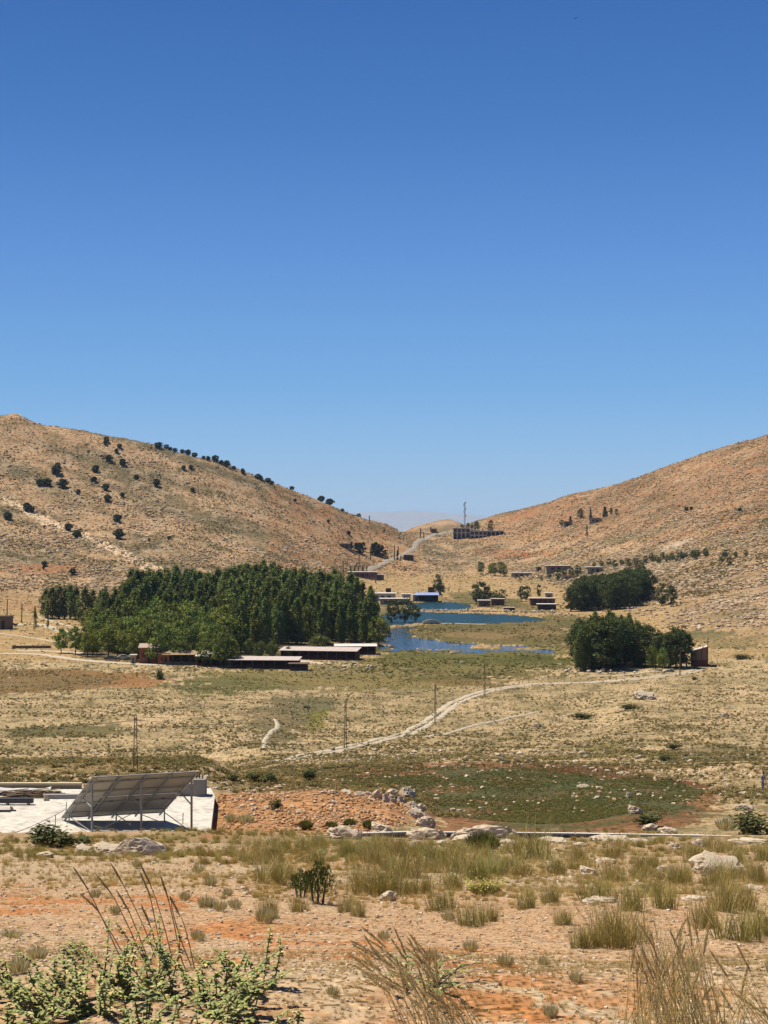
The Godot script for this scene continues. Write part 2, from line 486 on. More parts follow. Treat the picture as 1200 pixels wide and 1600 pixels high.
	for s in [[345, 858, 22], [328, 852, 14], [340, 772, 22], [420, 838, 24], [355, 845, 10], [200, 850, 18], [180, 745, 20], [300, 738, 26]]:
		zone([[s[0] - s[2], s[1] - 5], [s[0] + s[2] * 0.6, s[1] + 1], [s[0] + s[2], s[1] + 6], [s[0] - s[2] * 0.4, s[1] + 2]], Color(0.12, 0.115, 0.04), Color(0.25, 0.19, 0.09), 0.05, 0.0, 3.0)

func paint(x: float, z: float, y: float, d: float, u: float) -> Color:
	var big := n_big.get_noise_2d(x, z)
	var mid := n_mid.get_noise_2d(x, z)
	var c: Color
	if d < 95.0:
		var t := clampf(0.42 + 1.5 * n_mid.get_noise_2d(x * 1.3 + 40.0, z * 1.3) + 0.6 * n_fine.get_noise_2d(x, z), 0.0, 1.0)
		c = Color(0.475, 0.365, 0.225).lerp(Color(0.45, 0.27, 0.14), t * 0.65)
		if d > 60.0: c = c.lerp(Color(0.30, 0.215, 0.10), clampf((d - 60.0) / 22.0, 0.0, 1.0) * clampf(0.5 + mid * 1.6, 0.0, 1.0))
	elif d < 470.0:
		var t := clampf(0.40 + 1.1 * n_mid.get_noise_2d(x * 0.8, z * 0.8) + 0.5 * big, 0.0, 1.0)
		c = Color(0.50, 0.375, 0.205).lerp(Color(0.25, 0.2, 0.09), t * 0.8)
		var s := n_mid.get_noise_2d(x * 2.6 + 90.0, z * 2.6)
		if s > 0.12: c = c.lerp(Color(0.15, 0.125, 0.055), clampf((s - 0.12) * 4.0, 0.0, 0.75))
	else:
		var up := clampf((y + 42.0) / 6.0, 0.0, 1.0)
		var t := clampf(0.4 + 1.2 * mid, 0.0, 1.0)
		var low := Color(0.46, 0.315, 0.15).lerp(Color(0.31, 0.225, 0.10), t)
		var bed := y + 0.36 * x if x < 60.0 else y - 0.27 * x     # beds of rock and soil crop out as slanting bands
		var st := n_streak.get_noise_2d(bed * 1.5, z * 0.10 + x * 0.05) + 0.6 * n_streak.get_noise_2d(bed * 5.0 + 80.0, z * 0.3)
		var g := clampf(0.42 + 1.4 * st + 0.8 * big, 0.0, 1.0)
		var hill := Color(0.445, 0.29, 0.155).lerp(Color(0.18, 0.145, 0.075), g)
		var rock := n_fine.get_noise_2d(x * 0.12, z * 0.12)
		if rock > 0.1: hill = hill.lerp(Color(0.44, 0.33, 0.195), clampf((rock - 0.1) * 3.0, 0.0, 0.6))
		if rock < -0.14: hill = hill.lerp(Color(0.185, 0.14, 0.065), clampf((-0.14 - rock) * 3.0, 0.0, 0.6))
		if u > 420.0 and u < 660.0: hill = hill.lerp(Color(0.45, 0.225, 0.09), clampf(0.3 + mid, 0.0, 0.6))
		elif u > 760.0 and y > -15.0: hill = hill.lerp(Color(0.32, 0.165, 0.078), clampf(0.45 + mid, 0.0, 0.7))
		c = low.lerp(hill, up)
	var wx := n_warp.get_noise_2d(x * 0.5, z * 0.5)
	var wz := n_warp.get_noise_2d(x * 0.5 + 300.0, z * 0.5)
	var fx := n_warp.get_noise_2d(x * 4.0, z * 4.0)
	var fz := n_warp.get_noise_2d(x * 4.0 + 300.0, z * 4.0)
	if d < 60.0:
		fx = n_warp.get_noise_2d(x * 14.0, z * 14.0)
		fz = n_warp.get_noise_2d(x * 14.0 + 300.0, z * 14.0)
		wx = n_warp.get_noise_2d(x * 4.0, z * 4.0)
		wz = n_warp.get_noise_2d(x * 4.0 + 300.0, z * 4.0)
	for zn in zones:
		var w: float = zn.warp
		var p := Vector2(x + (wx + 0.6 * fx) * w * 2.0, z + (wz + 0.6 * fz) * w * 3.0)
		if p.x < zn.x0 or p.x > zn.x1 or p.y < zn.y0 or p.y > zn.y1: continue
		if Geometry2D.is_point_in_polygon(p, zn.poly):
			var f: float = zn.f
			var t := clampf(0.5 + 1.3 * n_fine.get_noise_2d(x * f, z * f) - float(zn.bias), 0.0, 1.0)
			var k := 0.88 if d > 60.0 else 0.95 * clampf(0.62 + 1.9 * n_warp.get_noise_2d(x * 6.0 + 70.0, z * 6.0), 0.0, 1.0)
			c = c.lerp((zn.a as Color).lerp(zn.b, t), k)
	return Color(c.r * 1.21, c.g * 1.24, c.b * 1.36)

func band_mesh(j0: int, j1: int) -> ArrayMesh:
	var v := PackedVector3Array()
	var n := PackedVector3Array()
	var c := PackedColorArray()
	var uv := PackedVector2Array()
	var rows := j1 - j0 + 1
	v.resize(rows * nc); n.resize(rows * nc); c.resize(rows * nc); uv.resize(rows * nc)
	for j in range(j0, j1 + 1):
		var d := ds[j]
		for i in nc:
			var k := (j - j0) * nc + i
			var x := (us[i] - 600.0) / F * d
			var y := hs[j * nc + i]
			v[k] = Vector3(x, y, -d)
			uv[k] = Vector2(x, -d)
			var il := maxi(i - 1, 0)
			var ir := mini(i + 1, nc - 1)
			var jl := maxi(j - 1, 0)
			var jr := mini(j + 1, nr - 1)
			var dx := (us[ir] - us[il]) / F * d
			var gx := (hs[j * nc + ir] - hs[j * nc + il]) / dx
			var dz := ds[jr] - ds[jl]
			var gd := (hs[jr * nc + i] - hs[jl * nc + i]) / dz - gx * (us[i] - 600.0) / F      # derivative along depth at fixed x
			n[k] = Vector3(-gx, 1.0, gd).normalized()
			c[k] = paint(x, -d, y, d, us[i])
	var id := PackedInt32Array()
	id.resize((rows - 1) * (nc - 1) * 6)
	var q := 0
	for j in rows - 1:
		for i in nc - 1:
			var a := j * nc + i
			id[q] = a; id[q + 1] = a + nc; id[q + 2] = a + nc + 1
			id[q + 3] = a; id[q + 4] = a + nc + 1; id[q + 5] = a + 1
			q += 6
	var arr := []
	arr.resize(Mesh.ARRAY_MAX)
	arr[Mesh.ARRAY_VERTEX] = v
	arr[Mesh.ARRAY_NORMAL] = n
	arr[Mesh.ARRAY_COLOR] = c
	arr[Mesh.ARRAY_TEX_UV] = uv
	arr[Mesh.ARRAY_TEX_UV2] = uv
	arr[Mesh.ARRAY_INDEX] = id
	var m := ArrayMesh.new()
	m.add_surface_from_arrays(Mesh.PRIMITIVE_TRIANGLES, arr)
	return m

func soil(key: String, s1: float, s2: float, bump: float) -> StandardMaterial3D:
	var m := mat(key, Color(1.25, 1.25, 1.25), 0.95)
	m.vertex_color_use_as_albedo = true
	m.metallic_specular = 0.2
	m.albedo_texture = tex.soil
	m.uv1_scale = Vector3(s1, s1, s1)
	m.detail_enabled = true
	m.detail_blend_mode = BaseMaterial3D.BLEND_MODE_MUL
	m.detail_albedo = tex.speckle
	m.detail_uv_layer = BaseMaterial3D.DETAIL_UV_2
	m.uv2_scale = Vector3(s2, s2, s2)
	if bump > 0.0:
		m.heightmap_enabled = true
		m.heightmap_texture = tex.soil
		m.heightmap_scale = bump
	return m

func build_terrain() -> void:
	var cuts := [0]
	for lim in [95.0, 470.0, 735.0]:
		var j := 0
		while ds[j] < lim: j += 1
		cuts.append(j)
	cuts.append(nr - 1)
	var names := ["near_slope", "dry_field", "valley_floor", "hills"]
	var labels := ["reddish stony slope in front of the concrete platform", "dry tan pasture between the near slope and the trees", "flat valley floor round the lakes and groves", "bare tan hills on both sides of the valley"]
	var sc := [[0.42, 0.085, 2.0], [0.06, 0.0075, 0.0], [0.03, 0.004, 0.0], [0.012, 0.0024, 0.0]]
	for b in 4:
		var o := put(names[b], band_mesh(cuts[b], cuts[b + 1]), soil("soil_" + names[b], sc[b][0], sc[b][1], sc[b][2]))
		tag(o, labels[b], "ground", "", "structure")

func far_range() -> void:      # the blue ridge far beyond the valley mouth
	var s := Soup.new()
	var cols := 260
	var rows := 14
	var g := []
	for j in rows:
		for i in cols:
			var d := 26000.0 + j * 600.0
			var x := lerpf(-13000.0, 13000.0, i / (cols - 1.0))
			var t := j / (rows - 1.0)
			var crest := 225.0 - 165.0 * smoothstep(120.0, 2700.0, absf(x - 400.0)) + 30.0 * n_big.get_noise_2d(x * 0.12, 50.0) + 12.0 * n_mid.get_noise_2d(x * 0.1, 9.0)
			var y := -700.0 + (crest + 700.0) * smoothstep(0.0, 0.85, t) + 150.0 * n_mid.get_noise_2d(x * 0.025, d * 0.008) * (1.0 - t)
			if j == rows - 1: y -= 120.0
			g.append(Vector3(x, y, -d))
	for j in rows - 1:
		for i in cols - 1:
			var a: int = j * cols + i
			s.quad(g[a], g[a + cols], g[a + cols + 1], g[a + 1])
	var o := put("mountains", s.mesh(true), worn("far_rock", Color(0.34, 0.28, 0.245), 0.0002))
	tag(o, "pale hazy mountain range beyond the valley mouth", "mountains", "", "structure")

func water() -> void:
	var outlines := [
		[[632, 947], [646, 942.5], [665, 941], [700, 941], [728, 943], [737, 947], [733, 952.5], [700, 953.5], [660, 952.5], [642, 951]],
		[[555, 978], [580, 966], [606, 960], [634, 956.5], [660, 956], [700, 957.5], [760, 959.5], [800, 961], [835, 964.5], [856, 968.5], [846, 971], [800, 973], [760, 974.5], [700, 974.5], [655, 974], [630, 977], [600, 979]],
		[[592, 1017], [597, 1004], [603, 990], [612, 981], [640, 978.5], [654, 980], [640, 985], [634, 988], [650, 992], [640, 995], [668, 999], [695, 1003], [735, 1006], [780, 1009], [822, 1009.5], [862, 1015], [868, 1020], [846, 1020.5], [800, 1017.5], [770, 1018.5], [745, 1021], [722, 1020], [700, 1017.5], [672, 1018.5], [640, 1016.5], [615, 1018.5]],
		[[632, 1060], [650, 1057.5], [668, 1059], [690, 1058.5], [672, 1062], [648, 1063]],
	]
	for o in outlines: lakes.append(area(flat_poly(o, WATER)))

func build_water() -> void:
	var wave := FastNoiseLite.new()
	wave.seed = 4
	wave.frequency = 0.02
	wave.fractal_octaves = 4
	var t := NoiseTexture2D.new()
	t.width = 512; t.height = 512
	t.seamless = true
	t.as_normal_map = true
	t.bump_strength = 6.0
	t.noise = wave
	var labels := ["small blue pond behind the pale stone bank", "long deep blue lake between the stone bank and the meadow island", "calm pale blue water beside the poplar grove with a ragged shore", "tiny puddle in the green meadow"]
	for i in lakes.size():
		var m := mat("water_%d" % i, Color(0.010, 0.042, 0.052) if i < 2 else Color(0.02, 0.04, 0.05), 0.32 if i < 2 else 0.08)
		m.metallic_specular = 0.19 if i < 2 else 0.42
		m.normal_enabled = true
		m.normal_texture = t
		m.normal_scale = 3.0 if i < 2 else 0.4
		m.uv1_triplanar = true
		m.uv1_world_triplanar = true
		m.uv1_scale = Vector3.ONE * 0.05
		var big := Geometry2D.offset_polygon(lakes[i].poly, 4.0)
		var poly: PackedVector2Array = big[0]
		var s := Soup.new()
		var id := Geometry2D.triangulate_polygon(poly)
		for k in range(0, id.size(), 3):
			var a := poly[id[k]]; var b := poly[id[k + 1]]; var c := poly[id[k + 2]]
			var va := Vector3(a.x, WATER, a.y); var vb := Vector3(b.x, WATER, b.y); var vc := Vector3(c.x, WATER, c.y)
			if (vc - va).cross(vb - va).y < 0: s.tri(va, vc, vb)
			else: s.tri(va, vb, vc)
		var o := put("lake", s.flat(), m)
		tag(o, labels[i], "lake", "", "structure")

func strip(called: String, pts: Array, width: float, m: Material, label: String, lift := 0.12, two := 0.0, wob := 0.15) -> void:
	# a sheet of road laid over the ground along picture points
	var line := PackedVector3Array()
	for p in pts: line.append(spot(p[0], p[1]) if p.size() == 2 else p[2])
	var cv := Curve3D.new()
	for k in line.size():
		var a := line[maxi(k - 1, 0)]
		var b := line[mini(k + 1, line.size() - 1)]
		cv.add_point(line[k], (a - b) / 6.0, (b - a) / 6.0)
	var l := cv.get_baked_length()
	var n := maxi(int(l / (width * 0.5)), 4)
	var s := Soup.new()
	var lanes := [[-width * 0.5, width * 0.5]] if two <= 0.0 else [[-width * 0.5, -two * 0.5], [two * 0.5, width * 0.5]]
	for lane in lanes:
		var prev := []
		for k in n + 1:
			var p := cv.sample_baked(l * k / n)
			var q := cv.sample_baked(minf(l * k / n + 0.5, l))
			var o := cv.sample_baked(maxf(l * k / n - 0.5, 0.0))
			var side := (q - o).cross(Vector3.UP).normalized()
			var e0: float = lane[0] + width * wob * n_fine.get_noise_2d(k * 3.0, 7.0)
			var e1: float = lane[1] + width * wob * n_fine.get_noise_2d(k * 3.0, 77.0)
			var cur := []
			for h in 4:
				var w := p + side * lerpf(e0, e1, h / 3.0)
				cur.append(on_ground(w, lift if h > 0 and h < 3 else lift * 0.3))
			if k > 0:
				for h in 3: s.quad(prev[h], cur[h], cur[h + 1], prev[h + 1])
			prev = cur
	tag(put(called, s.flat(), m), label, "path" if called != "road" else "road", "", "structure")

func build_paths() -> void:
	var pale := worn("pale_track", Color(0.56, 0.47, 0.34), 0.12)
	var tan := worn("tan_track", Color(0.43, 0.29, 0.155), 0.12)
	var tar := worn("grey_road", Color(0.36, 0.31, 0.245), 0.08)
	strip("dirt_track", [[436, 1190], [490, 1178], [540, 1169], [600, 1155], [650, 1139], [690, 1115], [720, 1096], [760, 1081], [800, 1074], [860, 1070], [930, 1066], [1000, 1062], [1060, 1055], [1092, 1047]], 3.4, pale, "pale two-rut dirt track curving across the dry pasture", 0.16, 0.5)
	strip("footpath", [[668, 1153], [700, 1146], [740, 1136], [790, 1124], [840, 1114]], 1.0, pale, "narrow pale footpath right below the dirt track", 0.22, 0.0, 0.4)
	strip("gully_path", [[412, 1172], [414, 1158], [424, 1146], [434, 1136], [430, 1126]], 0.9, pale, "short pale path in the gully left of the lattice poles", 0.25, 0.0, 0.3)
	strip("farm_track", [[330, 1207], [420, 1198], [520, 1195], [640, 1190], [760, 1187], [900, 1190], [1060, 1194], [1210, 1190]], 1.6, tan, "faint tan track along the far edge of the sown field", 0.12, 0.0, 0.3)
	strip("lane", [[-30, 1022], [60, 1024], [120, 1031], [200, 1038], [260, 1040], [320, 1038]], 4.0, pale, "pale lane leading to the red brick house", 0.14)
	strip("upper_lane", [[-30, 984], [20, 978], [52, 975], [90, 985], [130, 1000]], 4.5, pale, "pale gravel lane by the parked car under the hill", 0.14)
	strip("terrace_path", [[0, 990], [40, 996], [90, 1004]], 1.6, pale, "thin pale path below the gravel lane", 0.14)
	strip("garden_path", [[60, 965], [100, 976], [140, 986]], 2.0, pale, "pale path beside the dark row of poplars", 0.14)
	strip("road", [[572, 894], [600, 881], [630, 868], [647, 857], [650, 850], [656, 845], [672, 839], [692, 834], [705, 832]], 5.2, tar, "grey road winding up to the saddle below the mast", 0.6, 0.0, 0.05)
	strip("shore_path", [[560, 982], [620, 979], [650, 975], [690, 974.5], [760, 976]], 2.2, worn("shore_earth", Color(0.4, 0.33, 0.22), 0.1), "pale causeway leading to the arched bridge", 0.3, 0.0, 0.2)
	strip("courtyard", [[458, 1031], [485, 1036], [510, 1038]], 5.0, pale, "pale paved court in front of the long pavilion", 0.12, 0.0, 0.2)
	strip("beach_path", [[925, 950], [960, 951], [1000, 949]], 2.0, pale, "pale strip beside the round grove", 0.12)
	strip("side_lane", [[915, 1058], [980, 1054], [1030, 1048], [1080, 1044]], 2.0, pale, "pale lane under the near grove by the timber shed", 0.12)

# ---------------------------------------------------------------- plants
func leaf(s: Soup, p: Vector3, size: float, out: Vector3, col: Color) -> void:      # a small folded leaf spray
	var n := (out * 0.9 + rv() * 0.9 + Vector3.UP * 0.25).normalized()
	var a := n.cross(rv()).normalized() * size * rng.randf_range(0.35, 0.6)
	var b := n.cross(a).normalized() * size * rng.randf_range(0.35, 0.6)
	var dip := n * size * 0.15
	s.tri(p - a - dip, p + b, p + a - dip, col)
	s.tri(p - a - dip, p + a - dip, p - b, col)

func shade(c: Color, lo := 0.75, hi := 1.3) -> Color:
	var k := rng.randf_range(lo, hi)
	var w := rng.randf_range(-0.12, 0.12)
	return Color(c.r * k * (1.0 + w), c.g * k, c.b * k * (1.0 - w))

# A crown of 1 m unit sizes in metres: clumps of leaf sprays set inside an outline r(t)
func crown(h0: float, h1: float, r: float, shape: int, clumps: int, per: int, size: float, c: Color) -> ArrayMesh:
	var s := Soup.new()
	for k in clumps:
		var t := rng.randf()
		var rr := 1.0
		match shape:
			0: # poplar plume
				t = pow(rng.randf(), 1.05)
				rr = pow(sin(PI * clampf(0.10 + 0.90 * pow(1.0 - t, 0.75), 0.0, 1.0) * 0.62 + 0.05), 0.9) * (1.0 if t < 0.7 else 1.0 - (t - 0.7) * 2.5)
			1: # round
				rr = sqrt(maxf(0.0, 1.0 - pow(2.0 * t - 1.0, 2.0)))
			2: # broad spreading
				rr = pow(sin(PI * clampf(t * 0.85 + 0.12, 0.0, 1.0)), 0.6)
			3: # cone
				rr = 1.0 - t * 0.92
		var ang := rng.randf() * TAU
		var q := sqrt(rng.randf_range(0.15, 1.0)) * rr * r * rng.randf_range(0.82, 1.08)
		var ctr := Vector3(cos(ang) * q, lerpf(h0, h1, t), sin(ang) * q)
		var cc := shade(c, 0.8, 1.2)
		var cr := r * (0.34 if shape == 0 else 0.30) * rng.randf_range(0.6, 1.2)
		var out := Vector3(ctr.x, 0.15 * r, ctr.z).normalized()
		for m in per:
			var o := rv() * pow(rng.randf(), 0.45) * cr
			o.y *= 2.8 if shape == 0 else 0.85
			leaf(s, ctr + o, size * rng.randf_range(0.7, 1.25), (out + o / cr * 0.7).normalized(), shade(cc, 0.85, 1.15))
	return s.flat()

func stem_of(h: float, r: float, limbs: int, spread: float, from := 0.25) -> ArrayMesh:
	var s := Soup.new()
	var p := Vector3(0, -0.4, 0)
	var n := 5
	for k in n:
		var q := Vector3(rng.randf_range(-0.02, 0.02) * h, h * (k + 1) / n, rng.randf_range(-0.02, 0.02) * h)
		s.tube(p, q, r * (1.0 - 0.8 * k / n), r * (1.0 - 0.8 * (k + 1) / n), 6)
		p = q
	for k in limbs:
		var y := h * rng.randf_range(from, 0.85)
		var a := rng.randf() * TAU
		var e := Vector3(cos(a) * spread, spread * rng.randf_range(0.7, 1.6), sin(a) * spread) * rng.randf_range(0.5, 1.0)
		s.tube(Vector3(0, y, 0), Vector3(0, y, 0) + e, r * 0.35, r * 0.1, 4)
	return s.flat()

var kinds := {}
func make_kinds() -> void:
	var pop := Color(0.122, 0.142, 0.03)
	for k in 8:
		kinds["poplar%d" % k] = [crown(2.0, 20.0, 2.9, 0, 84, 28, 0.60, shade(pop, 0.72, 1.25)), stem_of(18.0, 0.28, 7, 2.0, 0.12)]
	for k in 6:
		kinds["broad%d" % k] = [crown(2.2, 10.2, 4.2, 2, 62, 30, 0.55, shade(Color(0.168, 0.19, 0.036), 0.78, 1.15)), stem_of(7.0, 0.25, 9, 2.8)]
	for k in 6:
		kinds["dense%d" % k] = [crown(2.0, 15.0, 5.0, 2, 80, 30, 0.62, shade(Color(0.072, 0.09, 0.025), 0.88, 1.12)), stem_of(11.0, 0.4, 8, 3.0)]
	for k in 5:
		kinds["oak%d" % k] = [crown(0.55, 5.0, 2.7, 1, 60, 30, 0.55, shade(Color(0.045, 0.055, 0.022), 0.9, 1.1)), stem_of(2.4, 0.25, 4, 1.0)]
	for k in 4:
		kinds["conifer%d" % k] = [crown(0.5, 9.0, 1.7, 3, 70, 28, 0.45, shade(Color(0.05, 0.066, 0.026), 0.9, 1.1)), stem_of(8.5, 0.16, 4, 0.5)]
	for k in 4:
		kinds["round%d" % k] = [crown(1.6, 8.5, 3.4, 1, 46, 28, 0.5, shade(Color(0.085, 0.10, 0.036), 0.9, 1.12)), stem_of(5.5, 0.22, 6, 1.9)]
	for k in 3:
		kinds["willow%d" % k] = [crown(0.3, 5.0, 4.2, 1, 60, 30, 0.5, shade(Color(0.16, 0.18, 0.045), 0.95, 1.05)), stem_of(3.0, 0.2, 5, 1.6)]

func tree(kind: String, variants: int, at: Vector3, height: float, wide: float, called: String, label: String, group := "", turn := -1.0) -> Node3D:
	var k := rng.randi() % variants
	var parts: Array = kinds["%s%d" % [kind, k]]
	var natural := {"poplar": 21.0, "broad": 10.6, "dense": 15.6, "oak": 5.2, "conifer": 9.3, "round": 9.0, "willow": 5.4}
	var o := thing(called, at, rng.randf() * TAU if turn < 0 else turn, label, "tree", group)
	put("crown", parts[0], leafmat("leaves_" + kind, 0.3), o)
	put("trunk", parts[1], mats.bark, o)
	var s: float = height / natural[kind]
	o.scale = Vector3(s * wide, s, s * wide)
	return o

func stand(pts: Array, step: float, body: Callable) -> void:      # trees on a jittered grid inside an outline of the ground
	var z := area(flat_poly(pts, -43.0))
	var y: float = z.y0
	while y < z.y1:
		var x: float = z.x0
		while x < z.x1:
			var p := Vector2(x + rng.randf_range(-0.38, 0.38) * step, y + rng.randf_range(-0.38, 0.38) * step)
			if in_poly(p, z): body.call(on_ground(Vector3(p.x, 0, p.y)), 600.0 + F * p.x / -p.y, -p.y / K)
			x += step
		y += step * 1.05

func build_trees() -> void:
	mats["bark"] = mat("bark", Color(0.12, 0.095, 0.07), 0.95)
	make_kinds()
	# the big poplar grove
	stand([[118, 1026], [150, 985], [235, 967], [400, 962], [540, 962], [592, 985], [600, 1004], [586, 1009], [500, 1009], [430, 1012], [345, 1024], [300, 1027]], 7.15, func(p: Vector3, u: float, d0: float):
		var t := clampf((d0 - 345.0) / 105.0, 0.0, 1.0)
		var h := lerpf(13.0, 23.0, pow(t, 0.8))
		if u < 340: h *= lerpf(0.78, 1.0, clampf((d0 - 380.0) / 60.0, 0.0, 1.0)) * lerpf(0.80, 1.0, clampf((u - 150) / 110.0, 0.0, 1.0))
		elif u > 440 and t < 0.5: h = maxf(h, 16.5)
		if u > 500: h *= lerpf(1.0, 0.74, clampf((u - 500) / 85.0, 0.0, 1.0))
		h *= rng.randf_range(0.86, 1.06) * (1.0 + 0.06 * sin(u * 0.035))
		if u < 360 and d0 < 385.0 + 25.0 * rng.randf():
			tree("broad", 6, p, h * rng.randf_range(0.8, 1.0), 1.0, "broadleaf_tree", "light green broadleaf tree at the lane side of the big grove", "light green trees fronting the grove")
		else:
			tree("poplar", 8, p, h, rng.randf_range(1.1, 1.5), "poplar_tree", "tall poplar on the far edge of the big grove, against the bare hill" if t > 0.85 else "tall poplar at the lake end of the big grove" if u > 520 else "poplar along the front of the big grove behind the pavilions" if t < 0.2 else "tall dark green poplar crowded in the middle of the big grove", "poplars on the far edge of the grove" if t > 0.85 else "poplars at the lake end" if u > 520 else "poplars along the front" if t < 0.2 else "poplars of the big grove"))
	for a in [[96, 1021, 8.0], [118, 1023, 9.0], [145, 1024, 8.5], [170, 1027, 10.5], [200, 1029, 9.5], [300, 1030, 10.0], [332, 1034, 11.0], [352, 1036, 9.0], [262, 1030, 10.5], [185, 1022, 11.0], [230, 1026, 12.0], [244, 1037, 9.5], [282, 1038, 8.5], [322, 1041, 8.5], [346, 1044, 10.5], [362, 1043, 8.0], [214, 1033, 9.0]]:
		tree("broad", 6, spot(a[0], a[1]), a[2], 0.95, "broadleaf_tree", "light green broadleaf tree at the lane side of the big grove", "light green trees fronting the grove")
	for a in [[72, 966, 13.0], [82, 967, 14.5], [92, 967, 15.0], [101, 968, 14.0], [110, 968, 15.0], [119, 969, 14.5], [133, 970, 15.0], [146, 971, 13.5]]:
		tree("poplar", 8, spot(a[0], a[1]), a[2], 1.8, "poplar_tree", "dark poplar in the short row at the foot of the left hill", "row of dark poplars by the lane")
	tree("poplar", 8, spot(55, 987), 10.0, 0.55, "slender_tree", "slender young tree standing alone beside the gravel lane", "")
	tree("poplar", 8, spot(75, 982), 7.0, 0.6, "slender_tree", "small slender tree right below the dark poplar row", "")
	# the two groves on the right
	stand([[884, 957], [905, 946], [1000, 943], [1016, 952], [1000, 958], [930, 959]], 6.4, func(p: Vector3, u: float, _d0: float):
		tree("dense", 6, p, (12.5 if u < 900 else 14.8) * rng.randf_range(0.9, 1.06), 1.0, "grove_tree", "dense dark tree in the rounded grove beyond the meadow", "trees of the rounded far grove"))
	for a in [[1034, 948, 10.5], [1048, 948, 10.0]]:
		tree("dense", 6, spot(a[0], a[1]), a[2], 0.9, "grove_tree", "dark leafy tree just right of the rounded far grove", "pair right of the rounded grove")
	stand([[882, 1049], [905, 1030], [960, 1024], [1012, 1030], [1022, 1042], [960, 1047], [920, 1050]], 5.0, func(p: Vector3, u: float, _d0: float):
		var h := (12.0 if u < 925 else 14.2 if u < 990 else 12.8) * rng.randf_range(0.9, 1.08)
		tree("poplar" if rng.randf() < 0.55 else "dense", 6, p, h, rng.randf_range(0.95, 1.25) * (1.2 if h < 12.5 else 1.0), "grove_tree", "dark green tree in the near grove below the right hill", "trees of the near right grove"))
	for a in [[1038, 1043, 10.0], [1047, 1045, 10.5], [1056, 1042, 12.0], [1064, 1044, 11.5], [1073, 1045, 10.0], [1030, 1044, 9.5]]:
		tree("dense", 6, spot(a[0], a[1]), a[2], 0.95, "grove_tree", "leafy tree between the near grove and the timber shed", "trees beside the timber shed")
	for a in [[1020, 1049, 7.0], [1035, 1049, 6.5]]:
		tree("broad", 6, spot(a[0], a[1]), a[2], 0.7, "young_tree", "young thin-trunked tree in front of the near right grove", "young trees before the near grove")
	# by the water
	for a in [[612, 975, 10.5, "grey green tree on the causeway, first from the big grove"], [633, 976, 11.0, "tall grey green tree standing in the middle of the causeway"], [648, 974, 8.0, "small tree at the end of the causeway by the water"]]:
		tree("round", 4, spot(a[0], a[1]), a[2], 1.0, "waterside_tree", a[3])
	tree("broad", 6, spot(592, 1010), 11.0, 0.9, "waterside_tree", "bright green tree leaning over the calm water at the grove's end")
	tree("willow", 3, spot(500, 1015), 4.6, 1.0, "rounded_willow", "rounded pale green willow bush behind the long pavilion")
	for a in [[388, 1024], [407, 1027], [425, 1028], [450, 1030]]:
		tree("willow", 3, spot(a[0], a[1]), 4.8 if a[0] < 440 else 3.6, 0.55, "garden_shrub", "light green garden shrub behind the lower pavilion roof", "garden shrubs between the pavilions")
	for a in [[744, 944, 11.0], [752, 945, 12.5], [762, 945, 10.0]]:
		tree("round", 4, spot(a[0], a[1]), a[2], 0.8, "pond_tree", "dark tree in the clump at the pond's right end", "clump beside the pond")
	for a in [[684, 936, 14.0, 0.6, "tall narrow tree right behind the blue-roofed building"], [689, 934, 9.0, 0.7, "short tree at the right corner of the blue-roofed building"], [775, 940, 6.0, 1.0, "low tree left of the flat-roofed lakeside huts"], [785, 941, 7.0, 1.0, "bushy tree between the lakeside huts"], [815, 940, 8.5, 0.8, "dark narrow tree among the lakeside huts"], [822, 941, 9.0, 0.8, "second dark tree among the lakeside huts"], [842, 935, 8.0, 0.5, "upright tree behind the dark lakeside hall"]]:
		tree("round", 4, spot(a[0], a[1]), a[2], a[3], "lakeside_tree", a[4])
	for a in [[751, 898, 10.0], [767, 900, 9.5], [772, 900, 10.5], [782, 901, 11.0], [788, 901, 9.0]]:
		tree("broad", 4, spot(a[0], a[1]), a[2], 0.75, "roadside_tree", "soft green tree beside the low cream building on the right slope", "trees by the low cream building")
	for a in [[858, 906, 5.0], [872, 908, 7.5], [882, 902, 6.5], [893, 903, 7.0], [902, 903, 8.5], [846, 908, 4.0], [928, 889, 4.5], [940, 888, 5.0]]:
		tree("round", 4, spot(a[0], a[1]), a[2], 0.9, "orchard_tree", "small tree round the flat-roofed houses above the rounded grove", "trees around the flat-roofed houses")
	for k in 26:
		var t := k / 25.0
		tree("round", 4, spot(955 + 150 * t + rng.randf_range(-4, 4), 888 - 18 * t + rng.randf_range(-4, 4)), rng.randf_range(3.5, 6.0), 1.2, "orchard_tree", "low orchard tree in the green strip across the right hillside", "orchard strip on the right hillside")
	for a in [[1128, 880], [1140, 884], [1150, 872], [1165, 870], [1133, 874]]:
		tree("round", 4, spot(a[0], a[1]), rng.randf_range(3.5, 5.5), 1.2, "orchard_tree", "low tree in the small cluster at the right end of the orchard strip", "small orchard cluster on the right hillside")
	for a in [[907, 811, 9.0, "dense", 1.1, "bushy dark tree beside the hillside house"], [923, 811, 9.0, "conifer", 1.0, "slim dark cypress right of the hillside house"], [945, 808, 9.0, "conifer", 1.8, "dark cone-shaped tree on the red hillside terrace"], [955, 806, 6.0, "dense", 1.0, "spreading dark tree at the right end of the red terrace"], [963, 805, 5.0, "dense", 1.1, "low dark tree ending the red terrace row"], [891, 819, 7.0, "conifer", 1.6, "dark conifer beside the lower hillside hut"], [878, 824, 6.0, "round", 1.2, "grey green tree left of the lower hillside hut"], [917, 839, 9.0, "conifer", 0.8, "lone slim cypress on the right hillside"]]:
		tree(a[3], 4, spot(a[0], a[1]), a[2], a[4], "hillside_tree", a[5])
